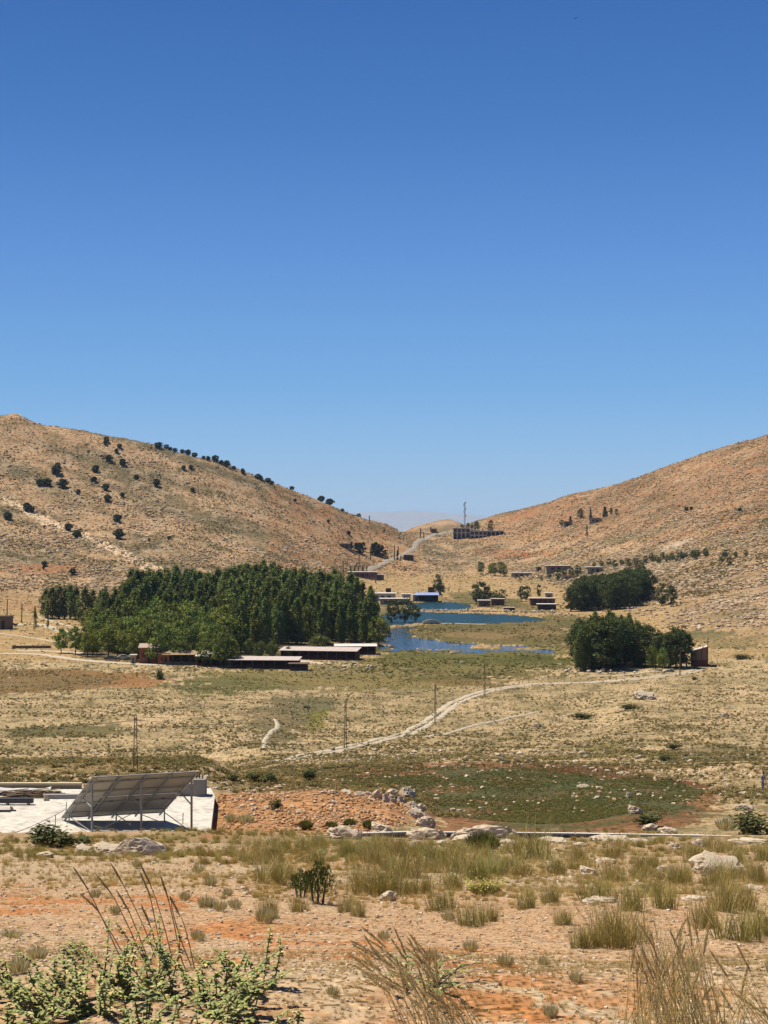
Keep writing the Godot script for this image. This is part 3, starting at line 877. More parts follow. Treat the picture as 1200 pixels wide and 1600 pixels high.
	# by the winding road
	for a in [[556, 864, 8.0], [560, 865, 9.0], [564, 865, 8.5], [582, 868, 9.0], [587, 869, 11.0], [592, 870, 10.0], [597, 871, 9.5], [549, 862, 8.0], [568, 862, 7.0], [602, 871, 6.0]]:
		tree("conifer", 4, spot(a[0], a[1]), a[2], 2.1, "pine_tree", "dark pine in the row along the slope above the winding road", "pines above the winding road")
	for a in [[548, 894], [554, 894], [560, 894], [567, 894], [573, 894]]:
		tree("conifer", 4, spot(a[0], a[1]), 5.0, 0.9, "cypress_tree", "small cypress in the row behind the long red-fronted building", "cypresses behind the red-fronted building")
	for a in [[621, 875, 8.0], [616, 876, 3.5], [626, 876, 4.0]]:
		tree("conifer", 4, spot(a[0], a[1]), a[2], 0.9, "cypress_tree", "dark cypress beside the dark roadside shed", "cypresses by the roadside shed")
	for a in [[673, 832, 5.0], [722, 834, 9.0], [731, 833, 10.0], [744, 836, 13.0], [767, 833, 12.0], [754, 834, 5.0]]:
		tree("dense", 6, spot(a[0], a[1], 1100.0), a[2], 0.85, "ridge_tree", "dark tree behind the grey ruin on the saddle", "trees around the grey ruin")
	# oaks dotted over the left hill
	var hill := [[166, 694, 9], [164, 697, 6], [187, 702, 8], [182, 711, 7], [170, 724, 12], [191, 728, 12], [90, 732, 9], [88, 744, 15], [149, 738, 12], [147, 755, 10], [64, 761, 12], [74, 761, 12], [98, 764, 14], [122, 772, 10], [165, 766, 13], [168, 786, 14], [191, 778, 8], [213, 750, 9], [245, 763, 11], [287, 735, 7], [298, 735, 7], [301, 771, 8], [42, 799, 16], [50, 800, 10], [12, 812, 13], [183, 816, 13], [186, 842, 15], [107, 831, 11], [121, 841, 12], [114, 899, 10], [264, 844, 6], [233, 847, 5], [461, 784, 5], [68, 890, 6], [70, 886, 8], [513, 818, 6], [545, 838, 7], [1072, 800, 6], [1156, 800, 7], [1080, 797, 5]]
	for a in hill:
		var left: bool = a[0] < 600
		var p := spot(a[0], a[1])
		tree("oak", 5, p, a[2] * mpp(p) * rng.randf_range(0.72, 1.05), rng.randf_range(0.95, 1.35), "oak_tree", "small dark round oak scattered on the bare left hillside" if left else "small dark bush-like oak on the upper right hillside", "oaks dotted over the left hillside" if left else "oaks on the upper right hillside")
	for a in [[248, 699, 13], [260, 697, 10], [266, 700, 7], [273, 705, 9], [285, 705, 10], [294, 707, 11], [304, 712, 10], [318, 716, 9], [325, 718, 10], [337, 721, 12], [346, 725, 10], [354, 728, 12], [365, 733, 9], [379, 738, 8], [403, 747, 12], [408, 750, 8], [419, 753, 11], [456, 763, 10], [502, 782, 11], [515, 787, 11], [535, 798, 7], [561, 803, 9], [380, 740, 6], [425, 756, 8]]:
		var p := spot(a[0], a[1] + 2)
		tree("oak", 5, p, a[2] * mpp(p) * rng.randf_range(0.55, 0.9), rng.randf_range(1.0, 1.5), "oak_tree", "small dark round oak standing on the skyline of the left hill", "oaks along the left skyline")

# ---------------------------------------------------------------- shrubs, grass, stones
func tuft(blades: int, h: float, spread: float, lean: float, wid: float, c: Color, heads := 0.0) -> ArrayMesh:
	var s := Soup.new()
	var ctr := Vector3.ZERO
	var bend := Vector3.ZERO
	var tall := 1.0
	for k in blades:
		if k % 30 == 0:
			var ca := rng.randf() * TAU
			ctr = Vector3(cos(ca), 0, sin(ca)) * sqrt(rng.randf()) * spread
			bend = rv() * 0.22 * h
			tall = rng.randf_range(0.68, 1.05)
		var a := rng.randf() * TAU
		var q := sqrt(rng.randf()) * spread * 0.42
		var p := ctr + Vector3(cos(a) * q, -0.03, sin(a) * q)
		var tip := Vector3(cos(a), 0, sin(a)) * (lean * h * rng.randf_range(0.1, 1.0)) + rv() * 0.14 * h + bend
		var hh := h * tall * rng.randf_range(0.4, 1.15)
		tip.y = 0.0
		var m := p + tip * 0.35 + Vector3.UP * hh * 0.55
		var e := p + tip + Vector3.UP * hh
		var w := Vector3(cos(a + 1.3 + rng.randf()), 0, sin(a + 1.3 + rng.randf())) * wid * 0.5
		var col := shade(c, 0.7, 1.35)
		s.quad(p - w, p + w, m + w * 0.8, m - w * 0.8, col)
		s.tri(m - w * 0.8, m + w * 0.8, e, col)
		if rng.randf() < heads:
			s.tube(e - (e - m).normalized() * h * 0.02, e + (e - m).normalized() * h * 0.10, wid * 0.9, wid * 0.3, 4, shade(Color(0.30, 0.215, 0.09)))
	return s.flat()

func bush(r: float, h: float, n: int, size: float, c: Color) -> ArrayMesh:
	var s := Soup.new()
	var lumps := []
	for k in 9: lumps.append(Vector3(rng.randf_range(-0.6, 0.6) * r, rng.randf_range(0.25, 0.75) * h, rng.randf_range(-0.6, 0.6) * r))
	for k in n:
		var l: Vector3 = lumps[k % 9]
		var o := rv() * pow(rng.randf(), 0.4) * r * 0.5
		o.y *= h / r
		var p := l + o
		p.y = absf(p.y)
		leaf(s, p, size * rng.randf_range(0.6, 1.3), (o.normalized() + Vector3.UP * 0.3).normalized(), shade(c, 0.75, 1.3))
	return s.flat()

func twiggy(r: float, h: float, n: int, size: float, c: Color) -> ArrayMesh:     # many fine upright sprays
	var s := Soup.new()
	for k in n:
		var a := rng.randf() * TAU
		var q := sqrt(rng.randf()) * r
		var p := Vector3(cos(a) * q * 0.5, 0, sin(a) * q * 0.5)
		var top := Vector3(cos(a) * q, h * rng.randf_range(0.5, 1.05) * (1.0 - 0.35 * q / r), sin(a) * q)
		var w := rv() * size * 0.5
		var m := p.lerp(top, 0.6) + rv() * size * 0.4
		var col := shade(c, 0.7, 1.35)
		s.tri(p, m + w, top, col)
		s.tri(p, top, m - w, col)
	return s.flat()

var ico_v := PackedVector3Array()
var ico_f := []
func make_ico(sub: int) -> void:
	var t := (1.0 + sqrt(5.0)) / 2.0
	ico_v = PackedVector3Array()
	for p in [[-1, t, 0], [1, t, 0], [-1, -t, 0], [1, -t, 0], [0, -1, t], [0, 1, t], [0, -1, -t], [0, 1, -t], [t, 0, -1], [t, 0, 1], [-t, 0, -1], [-t, 0, 1]]:
		ico_v.append(Vector3(p[0], p[1], p[2]).normalized())
	ico_f = [[0, 11, 5], [0, 5, 1], [0, 1, 7], [0, 7, 10], [0, 10, 11], [1, 5, 9], [5, 11, 4], [11, 10, 2], [10, 7, 6], [7, 1, 8], [3, 9, 4], [3, 4, 2], [3, 2, 6], [3, 6, 8], [3, 8, 9], [4, 9, 5], [2, 4, 11], [6, 2, 10], [8, 6, 7], [9, 8, 1]]
	for k in sub:
		var cache := {}
		var nf := []
		for f in ico_f:
			var m := []
			for e in 3:
				var a: int = f[e]; var b: int = f[(e + 1) % 3]
				var key := mini(a, b) * 100000 + maxi(a, b)
				if not cache.has(key):
					cache[key] = ico_v.size()
					ico_v.append(((ico_v[a] + ico_v[b]) * 0.5).normalized())
				m.append(cache[key])
			nf.append([f[0], m[0], m[2]]); nf.append([f[1], m[1], m[0]]); nf.append([f[2], m[2], m[1]]); nf.append([m[0], m[1], m[2]])
		ico_f = nf

func rock(sub: int, rough: float) -> ArrayMesh:     # unit rock: about 1 wide, 1 high above its seat
	make_ico(sub)
	var cuts := []
	for k in 9: cuts.append([rv(), rng.randf_range(0.55, 0.85)])
	var off := rng.randf() * 900.0
	var pts := PackedVector3Array()
	for p in ico_v:
		var q := p * (1.0 + rough * n_fine.get_noise_3d(p.x * 2.6 + off, p.y * 2.6, p.z * 2.6) + rough * 0.5 * (n_fine.get_noise_3d(p.x * 7.0 + off, p.y * 11.0, p.z * 7.0) - absf(n_fine.get_noise_3d(p.x * 4.0 - off, p.y * 6.0, p.z * 4.0))))
		for c in cuts:
			var over: float = q.dot(c[0]) - float(c[1])
			if over > 0.0: q -= c[0] * over * 0.9
		pts.append(Vector3(q.x * 0.55, q.y * 0.8 + 0.25, q.z * 0.5))
	var s := Soup.new()
	for f in ico_f: s.tri(pts[f[0]], pts[f[2]], pts[f[1]])
	return s.flat()

var shapes := {}
func make_shapes() -> void:
	for k in 8: shapes["rock%d" % k] = rock(1, 0.5)
	for k in 6: shapes["boulder%d" % k] = rock(3, 0.45)
	for k in 5: shapes["tuft%d" % k] = tuft(360, 1.0, 0.36, 0.42, 0.010, Color(0.37, 0.30, 0.115), 0.05)
	for k in 3: shapes["green%d" % k] = tuft(260, 1.0, 0.36, 0.55, 0.011, Color(0.30, 0.27, 0.095))
	for k in 3: shapes["straw%d" % k] = tuft(46, 1.0, 0.42, 0.7, 0.02, Color(0.46, 0.335, 0.155), 0.25)
	for k in 3: shapes["grey%d" % k] = twiggy(0.55, 0.9, 170, 0.045, Color(0.56, 0.49, 0.30))
	for k in 4: shapes["bush%d" % k] = bush(0.5, 0.95, 620, 0.11, Color(0.105, 0.112, 0.04))
	for k in 3: shapes["broom%d" % k] = twiggy(0.5, 1.0, 520, 0.05, Color(0.19, 0.19, 0.06))
	for k in 3: shapes["lowbush%d" % k] = bush(0.5, 0.9, 80, 0.22, Color(0.19, 0.16, 0.068))

func rockmat() -> StandardMaterial3D:
	var m := worn("limestone", Color(0.68, 0.555, 0.40), 0.9, 0.95, 3.0)
	return m

func single(kind: String, n: int, m: Material, at: Vector3, size: Vector3, called: String, label: String, category: String, group := "", sink := 0.0) -> MeshInstance3D:
	var o := put(called, shapes["%s%d" % [kind, rng.randi() % n]], m)
	o.position = at - Vector3(0, sink, 0)
	o.rotation.y = rng.randf() * TAU if absf(size.x - size.z) < 0.01 else rng.randf_range(-0.3, 0.3)
	o.scale = size
	tag(o, label, category, group)
	return o

func many(called: String, label: String, category: String, mesh: ArrayMesh, m: Material, places: Array, colors := []) -> void:
	var mm := MultiMesh.new()
	mm.transform_format = MultiMesh.TRANSFORM_3D
	mm.use_colors = colors.size() > 0
	mm.mesh = mesh
	mm.instance_count = places.size()
	for k in places.size():
		mm.set_instance_transform(k, places[k])
		if colors.size() > 0: mm.set_instance_color(k, colors[k])
	var o := MultiMeshInstance3D.new()
	o.name = numbered(called)
	o.multimesh = mm
	o.material_override = m
	add_child(o)
	tag(o, label, category, "", "stuff")

func free_of(p: Vector3) -> bool:
	var q := Vector2(p.x, p.z)
	for z in keep_out:
		if in_poly(q, z): return false
	for z in lakes:
		if in_poly(q, z): return false
	return true

func scatter(called: String, label: String, category: String, meshes: Array, m: Material, count: int, d1: float, d2: float, lo: float, hi: float, tints: Array, test: Callable, flat_y := 1.0, pw := 2.0) -> void:
	var sets := []
	var cols := []
	for k in meshes: sets.append([]); cols.append([])
	var made := 0
	for t in count * 12:
		if made >= count: break
		var d := d1 * pow(d2 / d1, rng.randf())
		var x := rng.randf_range(-0.36, 0.36) * d
		var p := Vector3(x, 0, -d)
		if not free_of(p): continue
		var w: float = test.call(p, 600.0 + F * x / d)
		if rng.randf() > w: continue
		p.y = ground(p.x, p.z)
		var s := lerpf(lo, hi, pow(rng.randf(), pw))
		if d < 60.0: s = minf(s, maxf(lo, hi * d / 60.0))
		var b := Basis(Vector3.UP, rng.randf() * TAU).scaled(Vector3(s * rng.randf_range(0.8, 1.3), s * flat_y * rng.randf_range(0.7, 1.2), s * rng.randf_range(0.8, 1.3)))
		var k := rng.randi() % meshes.size()
		sets[k].append(Transform3D(b, p - Vector3(0, s * 0.06, 0)))
		var c: Color = tints[rng.randi() % tints.size()]
		var f := rng.randf_range(0.8, 1.2)
		cols[k].append(Color(c.r * f, c.g * f, c.b * f))
		made += 1
	for k in meshes.size():
		if sets[k].size() > 0: many(called, label, category, meshes[k], m, sets[k], cols[k])

func build_ground_cover() -> void:
	var stone := rockmat().duplicate() as StandardMaterial3D
	stone.resource_name = "loose_stone"
	stone.vertex_color_use_as_albedo = true
	var herb := leafmat("herb", 0.34)
	var r3 := [shapes.rock0, shapes.rock1, shapes.rock2]
	var white := [Color(1, 1, 1), Color(0.9, 0.86, 0.8), Color(0.8, 0.68, 0.55)]
	# near slope: pebbles, clods, straw
	scatter("pebbles", "small pale pebbles strewn over the near slope", "pebbles", r3, stone, 8000, 5.0, 92.0, 0.012, 0.17, white, func(p, _u): return clampf(0.55 + n_mid.get_noise_2d(p.x * 1.5, p.z * 1.5), 0.1, 1.0), 0.6, 3.0)
	scatter("clods", "crumbled red earth on the near slope", "soil", [shapes.rock3, shapes.rock4], stone, 9000, 5.0, 60.0, 0.008, 0.07, [Color(0.7, 0.36, 0.17), Color(0.66, 0.42, 0.25)], func(p, _u): return clampf(0.5 + 1.4 * n_mid.get_noise_2d(p.x * 1.3 + 40.0, p.z * 1.3), 0.05, 1.0), 0.6, 2.0)
	scatter("dry_grass", "thin dry straw covering the near slope", "grass", [shapes.straw0, shapes.straw1, shapes.straw2], herb, 24000, 5.0, 92.0, 0.02, 0.20, [Color(1, 1, 1), Color(0.8, 0.75, 0.68), Color(1.1, 1.0, 0.85)], func(p, _u): return clampf(0.30 - 1.3 * n_mid.get_noise_2d(p.x * 1.3 + 40.0, p.z * 1.3), 0.03, 1.0), 0.9, 1.5)
	scatter("stubble", "low tan grass between the tufts of the near slope", "grass", [shapes.tuft0, shapes.tuft2, shapes.straw1], herb, 3600, 20.0, 95.0, 0.08, 0.30, [Color(1.25, 1.15, 1.15), Color(1.1, 1.05, 1.1), Color(1.4, 1.25, 1.1)], func(p, u): return clampf(0.35 + 1.5 * n_mid.get_noise_2d(p.x * 0.8 + 9.0, p.z * 0.8) + (0.25 if u > 380 else -0.1), 0.0, 1.0), 0.9, 1.3)
	scatter("green_grass", "olive grass at the far edge of the near slope", "grass", [shapes.tuft0, shapes.tuft1, shapes.green0], herb, 1700, 44.0, 96.0, 0.14, 0.42, [Color(1, 1, 1), Color(1.2, 1.05, 0.95), Color(0.95, 1.0, 0.8)], func(p, u): return clampf(0.25 + 1.5 * n_mid.get_noise_2d(p.x * 0.7, p.z * 0.7) + (0.4 if u < 620 and p.z < -64 else 0.0), 0.0, 1.0), 1.0, 1.2)
	var bank := area(ground_poly([[340, 1238], [420, 1240], [560, 1237], [648, 1246], [660, 1292], [560, 1300], [420, 1299], [338, 1310]]))
	scatter("bank_rubble", "orange rubble of the dug bank beside the platform", "rubble", r3, stone, 4500, 96.0, 120.0, 0.03, 0.3, [Color(0.85, 0.6, 0.4), Color(0.7, 0.42, 0.22), Color(1, 0.86, 0.7)], func(p, _u): return (clampf(0.5 + 1.5 * n_mid.get_noise_2d(p.x * 2.0, p.z * 2.0), 0.1, 1.0) if in_poly(Vector2(p.x, p.z), bank) else 0.0), 0.7, 2.2)
	# sown field
	var field := area(ground_poly([[520, 1218], [600, 1203], [780, 1197], [930, 1203], [1060, 1223], [1132, 1246], [1105, 1272], [1000, 1294], [860, 1290], [740, 1280], [680, 1264], [660, 1240], [560, 1232]]))
	scatter("crop", "low green crop in the red field", "crop", [shapes.lowbush0, shapes.lowbush1], herb, 12000, 112.0, 178.0, 0.10, 0.32, [Color(0.62, 0.76, 0.45), Color(0.72, 0.85, 0.5), Color(0.85, 0.82, 0.55)], func(p, _u): return (clampf(0.55 + 1.3 * n_mid.get_noise_2d(p.x * 1.1, p.z * 1.1), 0.05, 1.0) if in_poly(Vector2(p.x, p.z), field) else 0.0), 0.55, 1.2)
	# dry pasture
	var dots := [Color(1.0, 1.0, 1.0), Color(1.4, 1.25, 1.0), Color(0.85, 0.95, 0.85), Color(1.15, 1.05, 0.9)]
	scatter("low_scrub", "grey green scrub dotted over the dry pasture", "scrub", [shapes.lowbush0, shapes.lowbush1, shapes.lowbush2], herb, 60000, 122.0, 480.0, 0.14, 0.7, dots, func(p, _u): return (0.0 if in_poly(Vector2(p.x, p.z), field) else clampf(0.45 + 1.2 * n_mid.get_noise_2d(p.x * 0.9, p.z * 0.9), 0.06, 1.0)), 0.6, 1.8)
	scatter("loose_stones", "pale stones scattered over the dry pasture", "stones", r3, stone, 16000, 122.0, 480.0, 0.08, 0.55, white, func(p, _u): return (0.12 if in_poly(Vector2(p.x, p.z), field) else clampf(0.35 + 1.6 * n_big.get_noise_2d(p.x * 2.0, p.z * 2.0 + 60.0), 0.05, 1.0)), 0.55, 2.6)
	scatter("straw_cover", "dry straw tufts over the pasture", "grass", [shapes.straw0, shapes.straw1], herb, 20000, 122.0, 420.0, 0.2, 0.5, [Color(0.85, 0.85, 0.8), Color(0.95, 0.85, 0.7)], func(p, _u): return (0.0 if in_poly(Vector2(p.x, p.z), field) else 0.5), 0.8, 1.2)
	# valley floor and hills
	scatter("meadow_tufts", "dark rushes in the wet meadow", "rushes", [shapes.lowbush0, shapes.lowbush2], herb, 5000, 420.0, 620.0, 0.4, 1.3, [Color(0.55, 0.75, 0.45), Color(0.8, 0.85, 0.6)], func(p, u): return (clampf(0.25 + 1.4 * n_mid.get_noise_2d(p.x * 0.5, p.z * 0.5), 0.0, 1.0) if u > 270 and u < 900 else 0.1), 0.4, 1.5)
	var reeds := []
	for l in lakes:
		var poly: PackedVector2Array = l.poly
		for k in poly.size():
			var a := poly[k]; var b := poly[(k + 1) % poly.size()]
			for q in int(a.distance_to(b) / 1.1):
				if n_mid.get_noise_2d(q * 0.9 + k * 17.0, a.x) < -0.08: continue
				var w := a.lerp(b, rng.randf()) + Vector2(rng.randfn(), rng.randfn()) * 1.6
				var sz := rng.randf_range(0.5, 1.3)
				reeds.append(Transform3D(Basis(Vector3.UP, rng.randf() * TAU).scaled(Vector3(sz, sz * 0.55, sz)), Vector3(w.x, maxf(ground(w.x, w.y), WATER), w.y)))
	many("reeds", "dark reeds fringing the lake shores", "reeds", shapes.green0, herb, reeds)
	scatter("valley_scrub", "scrub dotted over the valley floor", "scrub", [shapes.lowbush0, shapes.lowbush1], herb, 5000, 600.0, 1150.0, 0.5, 1.6, dots, func(p, u): return 0.6 if ground(p.x, p.z) < -30.0 else 0.15, 0.6, 2.0)
	scatter("hill_scrub", "dark thorny scrub dotted over the hills", "scrub", [shapes.lowbush0, shapes.lowbush1, shapes.lowbush2], herb, 85000, 720.0, 1540.0, 0.4, 1.8, [Color(0.8, 0.8, 0.75), Color(1.1, 1.0, 0.85), Color(1.3, 1.15, 0.95)], func(p, _u): return clampf(0.4 + 1.3 * n_mid.get_noise_2d(p.x * 0.4, p.z * 0.4), 0.05, 1.0) * clampf((ground(p.x, p.z) + 42.0) / 6.0, 0.0, 1.0), 0.55, 2.4)
	scatter("hill_rocks", "pale limestone outcrops scattered over the hills", "rocks", [shapes.rock0, shapes.rock5, shapes.rock6], stone, 60000, 560.0, 1540.0, 0.4, 2.7, [Color(0.78, 0.7, 0.6), Color(0.68, 0.56, 0.45), Color(0.9, 0.84, 0.75)], func(p, u): return clampf(0.28 + 1.6 * n_big.get_noise_2d(p.x * 1.3 + 20.0, p.z * 1.3) + (0.25 if u > 800 else 0.0), 0.02, 1.0) * clampf((ground(p.x, p.z) + 41.5) / 5.0, 0.0, 1.0), 0.5, 3.2)

# ---------------------------------------------------------------- the platform and the solar array
func slab_pt(u: float, row: float, up := 0.0) -> Vector3:      # a point on the platform's top
	var d := SLAB / (HZ - row) * F
	return Vector3((u - 600.0) / F * d, SLAB + up, -d)

func build_platform() -> void:
	var conc := worn("concrete", Color(0.69, 0.635, 0.54), 0.06, 0.9)
	conc.detail_enabled = true
	conc.detail_blend_mode = BaseMaterial3D.BLEND_MODE_MUL
	conc.detail_albedo = tex.stain
	conc.detail_uv_layer = BaseMaterial3D.DETAIL_UV_1
	var grey := worn("grey_concrete", Color(0.34, 0.315, 0.28), 0.5, 0.9)
	var c := [slab_pt(-120, 1318), slab_pt(328, 1312), slab_pt(336, 1243), slab_pt(330, 1231), slab_pt(-120, 1231)]
	var s := Soup.new()
	var e := Soup.new()
	for k in range(1, 4): s.tri(c[0], c[k + 1], c[k])
	var dn := Vector3(0, -1.4, 0)
	for k in 5: e.quad(c[k], c[(k + 1) % 5], c[(k + 1) % 5] + dn, c[k] + dn)
	var o := thing("concrete_platform", c[1], 0.0, "pale concrete platform under the solar array", "platform")
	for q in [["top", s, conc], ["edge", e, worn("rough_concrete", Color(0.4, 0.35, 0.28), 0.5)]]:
		var sp: Soup = q[1]
		for i in sp.v.size(): sp.v[i] -= c[1]
		put(q[0], sp.flat(), q[2], o)
	keep_out.append(area(PackedVector2Array([Vector2(c[0].x, c[0].z), Vector2(c[1].x, c[1].z), Vector2(c[2].x, c[2].z), Vector2(c[3].x, c[3].z), Vector2(c[4].x, c[4].z)])))
	# low wall along the far edge
	var w := Soup.new()
	var a := slab_pt(-110, 1232); var b := slab_pt(128, 1231)
	w.bx(a.x, b.x, SLAB, SLAB + 0.28, a.z - 0.35, a.z)
	var cap := Soup.new()
	cap.bx(a.x - 0.02, b.x + 0.03, SLAB + 0.28, SLAB + 0.44, a.z - 0.42, a.z + 0.05)
	o = thing("low_wall", Vector3.ZERO, 0.0, "low yellowish parapet wall along the far side of the concrete platform", "wall")
	put("wall_face", w.flat(), worn("wall_stone", Color(0.33, 0.25, 0.16), 1.2, 0.95, 3.0), o)
	put("coping", cap.flat(), worn("wall_coping", Color(0.62, 0.53, 0.34), 0.7), o)
	# block wall behind the array's high corner
	a = slab_pt(262, 1240); b = slab_pt(321, 1244)
	w = Soup.new()
	w.bx(a.x, b.x - 0.9, SLAB, SLAB + 0.9, b.z - 0.6, b.z - 0.2)
	cap = Soup.new()
	cap.bx(b.x - 0.88, b.x, SLAB, SLAB + 1.25, b.z - 1.1, b.z)
	o = thing("block_wall", Vector3.ZERO, 0.0, "grey block wall behind the high corner of the solar array", "wall")
	put("wall_run", w.flat(), grey, o)
	put("pier", cap.flat(), grey, o)
	var stub := Soup.new()
	for k in 3: stub.bx(b.x - 0.75 + k * 0.22, b.x - 0.67 + k * 0.22, SLAB + 1.25, SLAB + 1.5 + 0.2 * (k % 2), b.z - 0.6, b.z - 0.52)
	put("rebar", stub.flat(), mat("rusty_iron", Color(0.16, 0.08, 0.045), 0.9), o)
	build_array()
	# building materials left on the slab
	var wood := [worn("timber_a", Color(0.24, 0.15, 0.085), 2.0), worn("timber_b", Color(0.32, 0.23, 0.14), 2.0), worn("timber_c", Color(0.13, 0.085, 0.055), 2.0)]
	o = thing("timber_pile", slab_pt(50, 1244), 0.0, "untidy pile of brown timber boards on the platform", "timber")
	for k in 34:
		var p := Soup.new()
		var l := rng.randf_range(1.2, 3.4)
		var mid := Vector3(rng.randf_range(-1.6, 1.4), 0.06 + 0.05 * (k / 5) + rng.randf() * 0.04, rng.randf_range(-0.7, 0.6))
		var dir := Vector3(cos(rng.randf_range(-0.35, 0.35)), rng.randf_range(-0.04, 0.09), sin(rng.randf_range(-0.5, 0.5))).normalized() * l * 0.5
		p.bar(mid - dir, mid + dir, rng.randf_range(0.08, 0.2), 0.045)
		put("board", p.flat(), wood[k % 3], o)
	o = thing("concrete_beam", slab_pt(106, 1247), 0.04, "long grey concrete beam beside the timber pile", "beam")
	var g := Soup.new()
	g.bx(-1.6, 2.4, 0.0, 0.32, -0.2, 0.2)
	put("beam_body", g.flat(), worn("beam_grey", Color(0.42, 0.40, 0.37), 0.6), o)
	o = thing("tarpaulin", slab_pt(20, 1240), 0.1, "crumpled pale sheet lying behind the timber pile", "sheet")
	var sh := Soup.new()
	for i in 10:
		for j in 4:
			var q := []
			for t in [[0, 0], [1, 0], [1, 1], [0, 1]]:
				var x: float = -2.2 + (i + t[0]) * 0.5
				var z: float = -0.9 + (j + t[1]) * 0.4
				q.append(Vector3(x, 0.22 + 0.3 * absf(n_fine.get_noise_2d(x * 2.0, z * 2.0)), z))
			sh.quad(q[0], q[3], q[2], q[1])
	put("sheet_cloth", sh.mesh(true), worn("sheet_grey", Color(0.6, 0.58, 0.55), 0.6), o)
	var steel := mat("dark_steel", Color(0.10, 0.095, 0.10), 0.5, 0.3)
	o = thing("steel_beams", slab_pt(20, 1257), 0.0, "stack of dark steel beams on short blocks near the platform's left side", "beams")
	for k in 3:
		var p := Soup.new()
		p.bx(-3.2, 1.5, 0.14 + 0.12 * k, 0.24 + 0.12 * k, -0.25, 0.2 - 0.05 * k)
		put("steel_beam", p.flat(), steel, o)
	for k in [-2.4, -0.4, 1.1]:
		var p := Soup.new()
		p.bx(k, k + 0.14, 0.0, 0.139, -0.2, 0.25)
		put("block", p.flat(), wood[1], o)
	o = thing("steel_pipes", slab_pt(6, 1267), 0.0, "two thin steel pipes lying nearest the front of the platform", "pipes")
	for k in 2:
		var p := Soup.new()
		p.tube(Vector3(-3.0, 0.06, k * 0.35), Vector3(0.9 - 0.3 * k, 0.06, k * 0.35), 0.05, 0.05, 8)
		put("pipe", p.mesh(true), steel, o)
	for a2 in [[73, 1250, 0.55, "round pale stone at the right end of the timber pile"], [19, 1265, 0.34, "brown stone weighing down the thin steel pipes"]]:
		var st := put("stone", shapes.boulder2, rockmat())
		st.position = slab_pt(a2[0], a2[1], -0.05)
		st.scale = Vector3.ONE * a2[2]
		tag(st, a2[3], "stone")
	# the cable strung to the array
	var cb := Soup.new()
	var p0 := slab_pt(-6, 1310, 0.02)
	var p1 := slab_pt(104, 1276, 0.55)
	var last := p0
	for k in 16:
		var t := (k + 1) / 16.0
		var q := p0.lerp(p1, t) - Vector3(0, 0.18 * sin(PI * t), 0)
		q.y = maxf(q.y, SLAB + 0.02)
		cb.tube(last, q, 0.022, 0.022, 5)
		last = q
	tag(put("cable", cb.flat(), mat("cable_grey", Color(0.22, 0.2, 0.18))), "grey cable running across the platform to the solar array", "cable")
	for a3 in [[87, 1290, "short iron stake at the front left foot of the array"], [104, 1269, "short iron stake near the array's low corner"], [286, 1287, "iron stake right of the array's shadow"]]:
		var p := Soup.new()
		p.tube(Vector3(0, -0.05, 0), Vector3(0.02, 0.75, 0), 0.03, 0.03, 6)
		var so := put("iron_stake", p.flat(), mat("stake", Color(0.3, 0.27, 0.24), 0.7))
		so.position = slab_pt(a3[0], a3[1])
		tag(so, a3[2], "stake")

